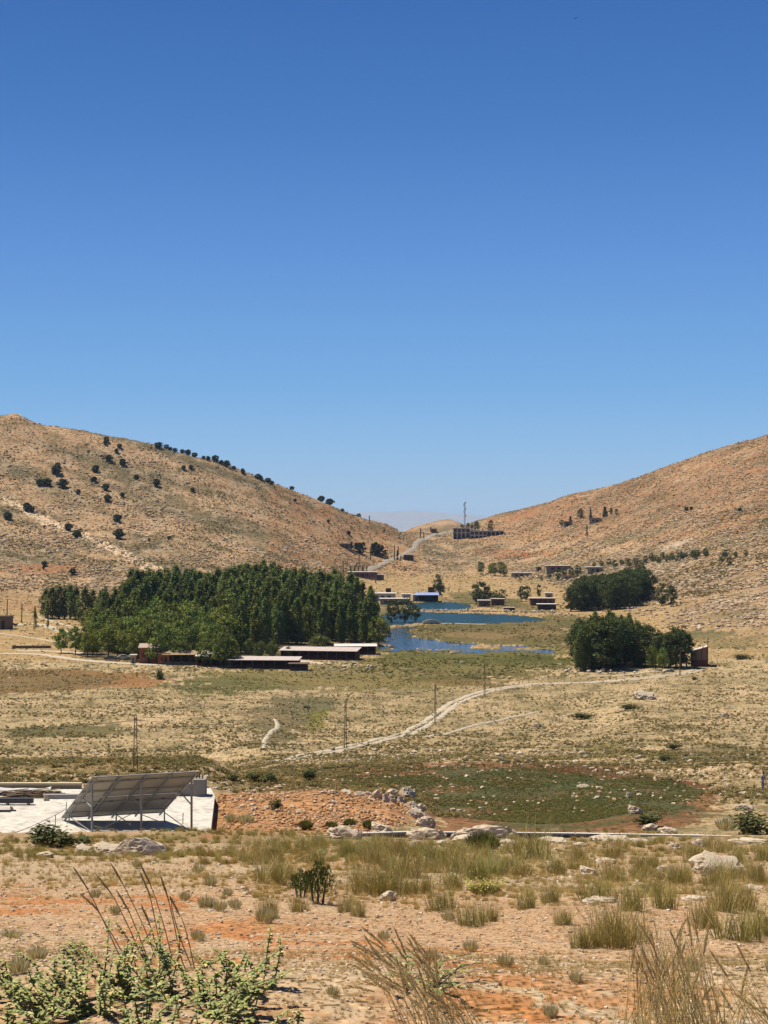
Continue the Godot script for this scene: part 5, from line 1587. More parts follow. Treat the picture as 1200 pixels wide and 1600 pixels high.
	for run in [[[[408, 1312], [470, 1308], [560, 1303], [640, 1300.5]], "left stretch of the black irrigation pipe, half buried"], [[[640, 1301], [760, 1301.5], [900, 1303], [1050, 1305.5], [1215, 1308]], "long right stretch of the black irrigation pipe along its pale kerb"]]:
		o = thing("irrigation_pipe", Vector3.ZERO, 0.0, run[1], "pipe")
		var line: Array = run[0]
		for i in line.size() - 1:
			var a := px(line[i][0], line[i][1], 62.5)
			var b := px(line[i + 1][0], line[i + 1][1], 62.5)
			var n := 3
			for q in n:
				var s := Soup.new()
				var c0 := a.lerp(b, q / float(n)); var c1 := a.lerp(b, (q + 1.0) / n) + (a - b).normalized() * 0.04
				s.tube(c0 - Vector3(0, 0.12, -0.02), c1 - Vector3(0, 0.12, -0.02), 0.11, 0.11, 12)
				put("pipe_length", s.mesh(true), black, o)
				s = Soup.new()
				s.bar(c0 - Vector3(0, 0.2, 0.3), c1 - Vector3(0, 0.2, 0.3), 0.22, 0.44)
				put("kerb", s.flat(), chan, o)

# ---------------------------------------------------------------- cars
func car(u: float, row: float, turn: float, paint_c: Color, label: String) -> void:
	var o := thing("parked_car", spot(u, row) + Vector3(0, 0.15, 0), turn, label, "car")
	var m := mat("car_%02d" % taken.get("parked_car", 0), paint_c, 0.25, 0.3)
	m.clearcoat_enabled = true
	var prof := PackedVector2Array([Vector2(-2.15, 0.3), Vector2(-2.2, 0.75), Vector2(-1.9, 0.95), Vector2(-1.35, 1.0), Vector2(-0.95, 1.4), Vector2(0.35, 1.45), Vector2(1.0, 1.0), Vector2(1.9, 0.88), Vector2(2.15, 0.7), Vector2(2.15, 0.3)])
	put("body", slab_of(prof, -0.85, 0.85), m, o)
	var glass := PackedVector2Array([Vector2(-1.2, 1.02), Vector2(-0.88, 1.34), Vector2(0.3, 1.38), Vector2(0.82, 1.02)])
	for s in [-1.0, 1.0]:
		put("side_window", slab_of(glass, s * 0.855 - 0.01, s * 0.855 + 0.01), mats.pane, o)
		for x in [-1.35, 1.35]:
			var w := Soup.new()
			w.tube(Vector3(x, 0.32, s * 0.7), Vector3(x, 0.32, s * 0.9), 0.32, 0.32, 14)
			var tyre := put("wheel", w.flat(), mat("tyre", Color(0.015, 0.015, 0.015), 0.9), o)
			w = Soup.new()
			w.tube(Vector3(x, 0.32, s * 0.9), Vector3(x, 0.32, s * 0.915), 0.19, 0.19, 10)
			put("rim", w.flat(), mat("rim", Color(0.4, 0.4, 0.4), 0.4, 0.6), tyre)
		var hl := Soup.new()
		hl.bx(2.1, 2.16, 0.62, 0.75, s * 0.62 - 0.16, s * 0.62 + 0.16)
		put("headlight", hl.flat(), mat("lamp_glass", Color(0.6, 0.6, 0.6), 0.2), o)

# ---------------------------------------------------------------- the person in the field
func build_person() -> void:
	var at := spot(1191, 1237)
	var cell := 0.02
	var nx := 44; var ny := 92; var nz := 36
	var org := Vector3(-0.44, -0.03, -0.36)
	var f := PackedFloat32Array()
	f.resize(nx * ny * nz)
	f.fill(1.0)
	var bones := [      # a, b, ra, rb : bending a little forward, hands before the body
		[Vector3(-0.10, 0.05, 0.02), Vector3(-0.10, 0.45, 0.03), 0.05, 0.062], [Vector3(-0.10, 0.45, 0.03), Vector3(-0.08, 0.88, 0.0), 0.07, 0.10],
		[Vector3(0.11, 0.05, -0.06), Vector3(0.11, 0.45, -0.02), 0.05, 0.062], [Vector3(0.11, 0.45, -0.02), Vector3(0.08, 0.88, 0.0), 0.07, 0.10],
		[Vector3(-0.10, 0.03, 0.03), Vector3(-0.13, 0.03, 0.17), 0.045, 0.035], [Vector3(0.11, 0.03, -0.05), Vector3(0.13, 0.03, 0.09), 0.045, 0.035],
		[Vector3(0, 0.92, 0.0), Vector3(0, 1.16, 0.03), 0.155, 0.14], [Vector3(0, 1.16, 0.03), Vector3(0, 1.36, 0.07), 0.15, 0.12],
		[Vector3(-0.15, 1.36, 0.07), Vector3(0.15, 1.36, 0.07), 0.075, 0.075], [Vector3(0, 1.38, 0.08), Vector3(0, 1.50, 0.11), 0.055, 0.052],
		[Vector3(0, 1.56, 0.13), Vector3(0, 1.63, 0.12), 0.085, 0.095], [Vector3(0, 1.55, 0.20), Vector3(0, 1.535, 0.225), 0.02, 0.014],
		[Vector3(-0.19, 1.36, 0.07), Vector3(-0.25, 1.08, 0.10), 0.06, 0.048], [Vector3(-0.25, 1.08, 0.10), Vector3(-0.16, 0.92, 0.26), 0.046, 0.034],
		[Vector3(0.19, 1.36, 0.07), Vector3(0.26, 1.08, 0.06), 0.06, 0.048], [Vector3(0.26, 1.08, 0.06), Vector3(0.22, 0.86, 0.18), 0.046, 0.034],
	]
	for h in [[Vector3(-0.16, 0.92, 0.26), Vector3(0.25, -0.75, 0.4)], [Vector3(0.22, 0.86, 0.18), Vector3(-0.1, -0.85, 0.3)]]:
		var w: Vector3 = h[0]
		var dr: Vector3 = (h[1] as Vector3).normalized()
		bones.append([w, w + dr * 0.07, 0.03, 0.032])
		var side := dr.cross(Vector3(0, 0.3, 1)).normalized()
		for k in 4: bones.append([w + dr * 0.07 + side * (k - 1.5) * 0.026, w + dr * (0.135 - 0.01 * absf(k - 1.3)) + side * (k - 1.5) * 0.029 + Vector3(0, 0, 0.01), 0.0125, 0.011])
		bones.append([w + dr * 0.02 + side * 0.03, w + dr * 0.07 + side * 0.065, 0.014, 0.012])
	for b in bones:
		var lo: Vector3 = Vector3(minf(b[0].x, b[1].x), minf(b[0].y, b[1].y), minf(b[0].z, b[1].z)) - Vector3.ONE * (b[2] + 0.09) - org
		var hi: Vector3 = Vector3(maxf(b[0].x, b[1].x), maxf(b[0].y, b[1].y), maxf(b[0].z, b[1].z)) + Vector3.ONE * (b[2] + 0.09) - org
		var ab: Vector3 = b[1] - b[0]
		var kk := 0.035 if b[2] > 0.03 else 0.006
		for z in range(maxi(0, int(lo.z / cell)), mini(nz, int(hi.z / cell) + 1)):
			for y in range(maxi(0, int(lo.y / cell)), mini(ny, int(hi.y / cell) + 1)):
				for x in range(maxi(0, int(lo.x / cell)), mini(nx, int(hi.x / cell) + 1)):
					var p := org + Vector3(x, y, z) * cell
					var t := clampf((p - b[0]).dot(ab) / ab.length_squared(), 0.0, 1.0)
					var dd: float = p.distance_to(b[0] + ab * t) - lerpf(b[2], b[3], t)
					var i := x + nx * (y + ny * z)
					var h := maxf(kk - absf(f[i] - dd), 0.0) / kk
					f[i] = minf(f[i], dd) - h * h * kk * 0.25
	# surface nets
	var id := {}
	var pts := PackedVector3Array()
	for z in nz - 1:
		for y in ny - 1:
			for x in nx - 1:
				var i := x + nx * (y + ny * z)
				var inside := 0
				var sum := Vector3.ZERO
				var cnt := 0
				for c in 8:
					var a := i + (c & 1) + nx * ((c >> 1) & 1) + nx * ny * (c >> 2)
					if f[a] < 0.0: inside += 1
				if inside == 0 or inside == 8: continue
				for e in [[0, 1], [2, 3], [4, 5], [6, 7], [0, 2], [1, 3], [4, 6], [5, 7], [0, 4], [1, 5], [2, 6], [3, 7]]:
					var va := Vector3(e[0] & 1, (e[0] >> 1) & 1, e[0] >> 2)
					var vb := Vector3(e[1] & 1, (e[1] >> 1) & 1, e[1] >> 2)
					var fa := f[i + int(va.x) + nx * int(va.y) + nx * ny * int(va.z)]
					var fb := f[i + int(vb.x) + nx * int(vb.y) + nx * ny * int(vb.z)]
					if (fa < 0.0) != (fb < 0.0):
						sum += va.lerp(vb, fa / (fa - fb))
						cnt += 1
				id[i] = pts.size()
				pts.append(org + (Vector3(x, y, z) + sum / cnt) * cell)
	var st := SurfaceTool.new()
	st.begin(Mesh.PRIMITIVE_TRIANGLES)
	st.set_smooth_group(0)
	for p in pts:
		var c := Color(0.6, 0.6, 0.62) if n_fine.get_noise_3d(p.x * 60.0, p.y * 60.0, p.z * 60.0) > -0.02 else Color(0.09, 0.09, 0.12)
		if p.y > 1.45: c = Color(0.30, 0.18, 0.12)
		if p.y > 1.60 or (p.y > 1.47 and p.z < 0.11): c = Color(0.018, 0.015, 0.013)
		if p.y < 0.08: c = Color(0.03, 0.025, 0.02)
		if p.y < 0.93 and p.y > 0.70 and p.z > 0.17: c = Color(0.30, 0.18, 0.12)
		st.set_color(c)
		st.add_vertex(p)
	var step := [1, nx, nx * ny]
	for z in range(1, nz - 1):
		for y in range(1, ny - 1):
			for x in range(1, nx - 1):
				var i := x + nx * (y + ny * z)
				for ax in 3:
					var j: int = i + step[ax]
					if (f[i] < 0.0) == (f[j] < 0.0): continue
					var s1: int = step[(ax + 1) % 3]
					var s2: int = step[(ax + 2) % 3]
					var q := [id.get(i - s1 - s2, -1), id.get(i - s2, -1), id.get(i, -1), id.get(i - s1, -1)]
					if q.min() < 0: continue
					if f[i] < 0.0: q.reverse()
					for k in [0, 1, 2, 0, 2, 3]: st.add_index(q[k])
	st.generate_normals()
	var m := mat("cloth_and_skin", Color.WHITE, 0.85)
	m.vertex_color_use_as_albedo = true
	var o := put("person", st.commit(), m)
	o.position = at
	o.rotation.y = 0.5
	tag(o, "person in speckled grey clothes standing at the right edge of the field", "person")

# ---------------------------------------------------------------- stones, shrubs and grass that can be told apart
func build_stones() -> void:
	var m := rockmat()
	var wall := [[589, 1249, 17, 16], [611, 1243, 22, 12], [635, 1246, 30, 16], [602, 1254, 13, 14], [614, 1254, 15, 12], [642, 1265, 30, 13], [655, 1267, 20, 12], [644, 1276, 15, 12], [658, 1280, 22, 13], [665, 1293, 28, 17], [625, 1254, 13, 11], [576, 1246, 14, 7], [560, 1243, 18, 7], [540, 1241, 16, 6], [520, 1241, 14, 6], [505, 1242, 12, 5], [650, 1272, 16, 10], [668, 1284, 14, 9]]
	for a in wall:
		var p := spot(a[0], a[1])
		single("boulder", 6, m, p, Vector3(a[2], a[3] * 0.95, a[2] * 0.9) * mpp(p), "boulder", "pale boulder in the rough wall between orange earth and green field", "boulder", "boulders of the rough wall")
	for a in [[543, 1311, 54, 20], [597, 1306, 46, 20], [665, 1312, 54, 17], [758, 1308, 84, 18], [709, 1312, 12, 11], [725, 1314, 44, 12], [1014, 1298, 27, 12], [1046, 1302, 30, 9], [787, 1309, 26, 10], [800, 1322, 40, 10], [690, 1320, 26, 9], [650, 1322, 30, 9], [1056, 1328, 25, 12], [1091, 1323, 20, 12], [948, 1314, 60, 9], [860, 1317, 40, 8], [905, 1322, 26, 7], [990, 1318, 44, 8], [1170, 1318, 60, 8], [215, 1335, 92, 26], [165, 1333, 40, 15], [130, 1332, 26, 12], [70, 1338, 30, 9], [280, 1334, 22, 9]]:
		var p := spot(a[0], a[1])
		single("boulder", 6, m, p, Vector3(a[2], a[3], minf(a[2], 40) * 0.9) * mpp(p), "boulder", "weathered pale boulder along the foot of the near slope" if a[0] > 350 else "weathered pale boulder in front of the concrete platform", "boulder", "boulders along the pipe" if a[0] > 350 else "boulders before the platform")
	for a in [[1113, 1364, 80, 30, "largest pale boulder with a reddish top on the near slope"], [1106, 1366, 40, 17, "small white boulder leaning against the largest boulder"], [920, 1369, 38, 16, "rounded white boulder left of the largest boulder"], [869, 1361, 40, 16, "dark grey boulder among the grass tufts"], [947, 1350, 34, 10, "flat pale boulder above the rounded white one"], [1038, 1362, 24, 10, "small flat stone between the white boulders"], [858, 1409, 20, 14, "knobbly stone beside the middle grass tufts"], [937, 1411, 50, 11, "flat grey slab stone half buried in grass"], [1157, 1602, 32, 14, "white stone at the very bottom right"], [605, 1408, 30, 20, "brownish pale boulder right of the tiny conifers"], [500, 1336, 16, 9, "small white stone behind the tiny conifers"], [398, 1363, 18, 9, "white stone left of the tiny conifers"], [260, 1424, 9, 6, "small white stone on the red earth patch"], [238, 1440, 12, 9, "white stone below the foxtail heads"], [128, 1424, 13, 5, "flat white stone on the red earth at left"], [1175, 1390, 30, 9, "low pale slab near the right edge"], [1085, 1405, 40, 7, "long low stone behind the tall right tufts"], [20, 1560, 26, 14, "pale stone in the bottom left corner"]]:
		var p := spot(a[0], a[1])
		single("boulder", 6, m, p, Vector3(a[2], a[3], a[2] * 0.8) * mpp(p), "boulder", a[4], "boulder", "", 0.02)
	for a in [[1004, 1093, 34, 13, "large white rock alone in the right pasture"], [992, 1272, 28, 13, "brown topped boulder in the lower right of the sown field"], [983, 1248, 12, 9, "white boulder in the middle of the sown field"], [1165, 1266, 30, 10, "pale boulder between the person and the big bush"], [1133, 1121, 10, 6, "small white rock at the right of the pasture"], [838, 1136, 14, 6, "pale rock at the end of the footpath"], [655, 1017.5, 11, 4, "white rock on the meadow shore of the calm water"], [708, 1021, 15, 5, "cluster-like white rock at the meadow's water edge"], [722, 1037, 8, 4, "small white rock on the meadow"], [910, 1231, 24, 5, "yellowish flat rock in the field"]]:
		var p := spot(a[0], a[1])
		single("boulder", 6, m, p, Vector3(a[2], a[3], a[2] * 0.7) * mpp(p), "rock", a[4], "rock")
	var grey := worn("dark_limestone", Color(0.33, 0.27, 0.2), 0.9, 0.95, 3.0)
	for k in 90:      # rubble band above the sown field
		var u := rng.randf_range(440, 1100)
		var row := 1160 + 22 * rng.randf() + (8 if u < 700 else 14)
		if absf(n_mid.get_noise_2d(u * 0.35, 3.0)) < 0.08 and rng.randf() < 0.7: continue
		var p := spot(u, row)
		if not free_of(p): continue
		var w := rng.randf_range(4, 11)
		single("rock", 8, grey if rng.randf() < 0.35 else m, p, Vector3(w, w * 0.5, w) * mpp(p), "rubble_rock", "rock in the rubble band along the top of the sown field", "rock", "rubble band above the field")
	for k in 46:      # stones of the orange bank
		var p := spot(rng.randf_range(345, 650), rng.randf_range(1240, 1296))
		if not free_of(p): continue
		var w := rng.randf_range(3, 9)
		single("rock", 8, m, p, Vector3(w, w * 0.6, w) * mpp(p), "bank_stone", "stone stuck in the orange earth bank beside the platform", "stone", "stones of the orange bank")
	for k in 130:     # stone bank between the ponds, and the rim of the right groves
		var t := rng.randf()
		var p := spot(lerpf(636, 872, t), lerpf(953.8, 957.8, t) + rng.randf_range(-0.7, 1.0))
		p.y = maxf(p.y, WATER)
		single("rock", 8, m, p, Vector3.ONE * rng.randf_range(0.5, 1.4), "bank_rock", "pale rock in the stone bank across the lakes", "rock", "rocks of the stone bank")
	for k in 60:
		var q := rng.randi() % 3
		var p := spot(rng.randf_range(872, 1010), 961 + rng.randf_range(-1.5, 1.5)) if q == 0 else spot(rng.randf_range(885, 1050), 1052 + rng.randf_range(-3, 2)) if q == 1 else spot(rng.randf_range(500, 590), 1036 + rng.randf_range(0, 14))
		single("rock", 8, m, p, Vector3(1, 0.7, 1) * rng.randf_range(0.5, 1.6), "edge_rock", ["pale rock along the lower edge of the rounded grove", "pale rock along the lane under the near grove", "pale rock of the broken steps below the long pavilion"][q], "rock", ["rocks edging the rounded grove", "rocks under the near grove", "rocks below the pavilion"][q])

func build_shrubs() -> void:
	var herb := leafmat("herb", 0.34)
	for a in [[430, 1268, 22, 18, "bush", "dark green bush on the left of the orange earth"], [482, 1222, 26, 20, "bush", "dark round bush at the corner of the sown field"], [478, 1299, 26, 18, "broom", "green broom bush in the grass left of the three in a row"], [518, 1293, 22, 12, "broom", "first of three small round bushes on the orange bank"], [547, 1291, 22, 14, "broom", "middle of three small round bushes on the orange bank"], [577, 1294, 26, 17, "broom", "last of three small round bushes on the orange bank"], [362, 1286, 24, 22, "grey", "grey green bush beside the platform's right edge"], [385, 1288, 30, 20, "grey", "pale feathery bush on the bank"], [437, 1262, 16, 8, "bush", "low bush above the orange earth"], [755, 1330, 62, 36, "broom", "large green broom bush in front of the pipe"], [1012, 1293, 52, 20, "bush", "dark low bush behind the pipe in the middle right"], [1175, 1304, 76, 36, "bush", "big dense bush at the right edge behind the pipe"], [1135, 1298, 40, 30, "grey", "grey bush left of the big dense one"], [82, 1323, 84, 36, "bush", "dark oleander-like bush in front of the platform"], [118, 1326, 60, 26, "bush", "second dark bush in front of the platform"], [250, 1063, 19, 18, "bush", "lone dark bush beside the ploughed strip"], [910, 1124, 50, 10, "bush", "flat spreading dark bush in the right pasture"], [985, 1109, 46, 8, "bush", "second flat spreading bush above the first"], [1053, 1172, 32, 10, "bush", "low dark bush on the right above the field"], [1040, 1188, 32, 9, "bush", "low dark bush just below its twin on the right"], [1160, 1032, 40, 8, "bush", "flat dark bush at the right edge of the pasture"], [1085, 1064, 12, 5, "bush", "tiny dark bush at the end of the dirt track"], [20, 1466, 42, 16, "grey", "low green cushion plant at the left edge"], [120, 1492, 34, 34, "green", "yellow green weed at left"], [232, 1540, 30, 30, "green", "small dark-stemmed weed below the foxtails"], [480, 1110, 12, 7, "bush", "small dark bush in the middle pasture"], [365, 1222, 22, 12, "bush", "bush at the left end of the hedge strip"], [395, 1222, 30, 16, "bush", "bush in the middle of the hedge strip"], [425, 1224, 34, 17, "bush", "bush at the right end of the hedge strip"], [860, 1302, 30, 12, "grey", "grey weed behind the pipe"]]:
		var p := spot(a[0], a[1])
		var n: int = {"bush": 4, "broom": 3, "grey": 3, "green": 3}[a[4]]
		single(a[4], n, herb, p, Vector3(a[2], a[3] * 1.02, minf(a[2], a[3] * 1.8)) * mpp(p), "bush", a[5], "bush")
	# the yellow flowering plant and the two tiny conifers
	var p := spot(757, 1400)
	var o := thing("flowering_plant", p, 0.0, "yellow flowering plant in the middle of the near slope", "plant")
	var k := mpp(p)
	put("stalks", twiggy(30 * k, 22 * k, 200, 0.03, Color(0.34, 0.29, 0.12)), herb, o)
	var s := Soup.new()
	for i in 260: leaf(s, Vector3(rng.randf_range(-32, 32) * k, (12 + 12 * rng.randf()) * k, rng.randf_range(-26, 26) * k), 0.035, Vector3.UP, shade(Color(0.46, 0.42, 0.10), 0.8, 1.2))
	put("flowers", s.flat(), herb, o)
	for a in [[470, 1404, 42, 34, "left and smaller of the two tiny dark conifers"], [497, 1411, 62, 46, "right and taller of the two tiny dark conifers"]]:
		p = spot(a[0], a[1])
		k = mpp(p)
		o = thing("conifer_seedling", p, 0.0, a[4], "conifer")
		var h: float = a[2] * k
		var w: float = a[3] * k * 0.5
		var st := Soup.new()
		for q in 3: st.tube(Vector3((q - 1) * 0.3 * w, -0.03, 0), Vector3((q - 1) * 0.55 * w, h * 0.6, rng.randf_range(-0.2, 0.2) * w), 0.018, 0.008, 5)
		put("trunk", st.flat(), mats.bark, o)
		var c := Soup.new()
		for i in 1100:
			var lobe := i % 3
			var t := pow(rng.randf(), 0.8)
			var hh: float = h * ([0.78, 1.0, 0.9][lobe] as float)
			var q := Vector3((lobe - 1) * 0.55 * w, lerpf(h * 0.22, hh, t), rng.randf_range(-0.3, 0.3) * w) + Vector3(rng.randfn(), 0, rng.randfn()).normalized() * sqrt(rng.randf()) * w * 0.95 * (1.0 - 0.72 * t)
			var e := q + Vector3(rng.randf_range(-0.4, 0.4), 1.0, rng.randf_range(-0.4, 0.4)).normalized() * h * 0.09
			var sd := rv() * h * 0.018
			c.tri(q - sd, q + sd, e, shade(Color(0.085, 0.115, 0.03), 0.7, 1.3))
		put("crown", c.flat(), herb, o)

func tuft_label(p: Vector3) -> String:
	var u := 600.0 + F * p.x / -p.z
	if p.z < -58.0: return "grass tuft just in front of the black pipe, " + ("left half" if u < 620.0 else "right half")
	if u < 520.0: return "olive grass tuft left of or beside the tiny conifers"
	if u < 700.0: return "olive grass tuft between the tiny conifers and the yellow flowering plant"
	if u < 860.0: return "olive grass tuft around the yellow flowering plant"
	return "olive grass tuft in front of the large boulders at right" if p.z > -34.0 else "olive grass tuft among the large boulders at right"

func build_tufts() -> void:
	var herb := leafmat("herb", 0.34)
	var spots := [[640, 1372, 60], [712, 1352, 48], [672, 1356, 56], [832, 1345, 62], [1005, 1372, 40], [785, 1368, 48], [690, 1424, 52], [735, 1446, 52], [765, 1440, 40], [860, 1412, 44], [930, 1410, 54], [985, 1424, 56], [880, 1446, 40], [955, 1482, 84], [975, 1478, 80], [905, 1482, 44], [925, 1478, 52], [1130, 1424, 76], [1160, 1424, 64], [1180, 1382, 54], [1115, 1386, 44], [610, 1392, 66], [585, 1400, 60], [560, 1398, 56], [630, 1400, 40], [418, 1436, 46], [470, 1424, 36], [560, 1432, 40], [540, 1424, 40], [425, 1380, 56], [445, 1376, 44], [500, 1330, 34], [470, 1332, 34], [440, 1330, 34], [540, 1334, 36], [580, 1336, 36], [620, 1340, 44], [400, 1330, 30], [360, 1336, 28], [1055, 1384, 44], [1040, 1420, 50], [1095, 1450, 60], [1150, 1470, 70], [1190, 1460, 70], [820, 1420, 44], [1020, 1400, 40], [760, 1342, 30], [900, 1346, 36], [960, 1340, 34], [1080, 1342, 30], [1150, 1350, 36], [1190, 1345, 36], [660, 1396, 44], [705, 1390, 40]]
	for a in spots:
		var p := spot(a[0], a[1])
		var h: float = a[2] * mpp(p)
		single("tuft" if rng.randf() < 0.75 else "green", 3, herb, p, Vector3(h * rng.randf_range(0.8, 1.3), h, h * rng.randf_range(0.8, 1.3)), "grass_tuft", tuft_label(p), "grass tuft", "olive grass tufts: " + tuft_label(p))
	for k in 150:
		var d := 30.0 * pow(85.0 / 30.0, rng.randf())
		var p := on_ground(Vector3(rng.randf_range(-0.10, 0.26) * d, 0, -d))
		if not free_of(p) or n_mid.get_noise_2d(p.x * 0.7, p.z * 0.7) < -0.15: continue
		var h := rng.randf_range(0.3, 0.72)
		single(["tuft", "tuft", "green", "straw"][rng.randi() % 4], 3, herb, p, Vector3(h * rng.randf_range(0.8, 1.6), h, h * rng.randf_range(0.8, 1.6)), "grass_tuft", tuft_label(p), "grass tuft", "olive grass tufts: " + tuft_label(p))
	for a in [[330, 1420, 24], [150, 1402, 22], [290, 1408, 22], [322, 1418, 30], [735, 1486, 28], [790, 1512, 32], [850, 1508, 22], [180, 1430, 22], [356, 1400, 20], [368, 1420, 24], [415, 1442, 36], [700, 1440, 24], [215, 1360, 20], [310, 1364, 22], [600, 1470, 24], [330, 1385, 24], [345, 1424, 26], [310, 1470, 28], [675, 1500, 28], [900, 1540, 26], [1080, 1520, 30], [520, 1560, 24], [860, 1590, 28], [30, 1520, 40], [60, 1500, 36]]:
		var p := spot(a[0], a[1])
		var h: float = a[2] * mpp(p)
		single("grey", 3, herb, p, Vector3(h, h, h), "grey_tuft", "small grey green cushion plant on the bare red soil", "plant", "grey cushion plants on the near slope")

func stalk(o: Node3D, pts: Array, r: float, head: float, hr: float) -> void:
	var s := Soup.new()
	var cv := Curve3D.new()
	for i in pts.size():
		var a: Vector3 = pts[maxi(i - 1, 0)]; var b: Vector3 = pts[mini(i + 1, pts.size() - 1)]
		cv.add_point(pts[i] - o.position, (a - b) / 6.0, (b - a) / 6.0)
	var l := cv.get_baked_length()
	var n := 8
	for i in n:
		s.tube(cv.sample_baked(l * i / n), cv.sample_baked(l * (i + 1) / n), r * (1.0 - 0.45 * i / n), r * (1.0 - 0.45 * (i + 1) / n), 4, Color(0.46, 0.31, 0.16))
	put("stem", s.flat(), leafmat("herb", 0.34), o)
	if head > 0.0:
		var hs2 := Soup.new()
		var m := 90
		for i in m:
			var t := i / float(m)
			var p := cv.sample_baked(l - head * (1.0 - t))
			var dir := (cv.sample_baked(l) - cv.sample_baked(l - head)).normalized()
			var sd := dir.cross(rv()).normalized()
			var w := hr * sin(PI * clampf(t * 0.9 + 0.08, 0.0, 1.0))
			var side := dir.cross(sd) * hr * 0.35
			hs2.tri(p - side, p + side, p + sd * w + dir * hr * 2.6, shade(Color(0.42, 0.30, 0.14), 0.7, 1.3))
		put("seed_head", hs2.flat(), leafmat("herb", 0.34), o)

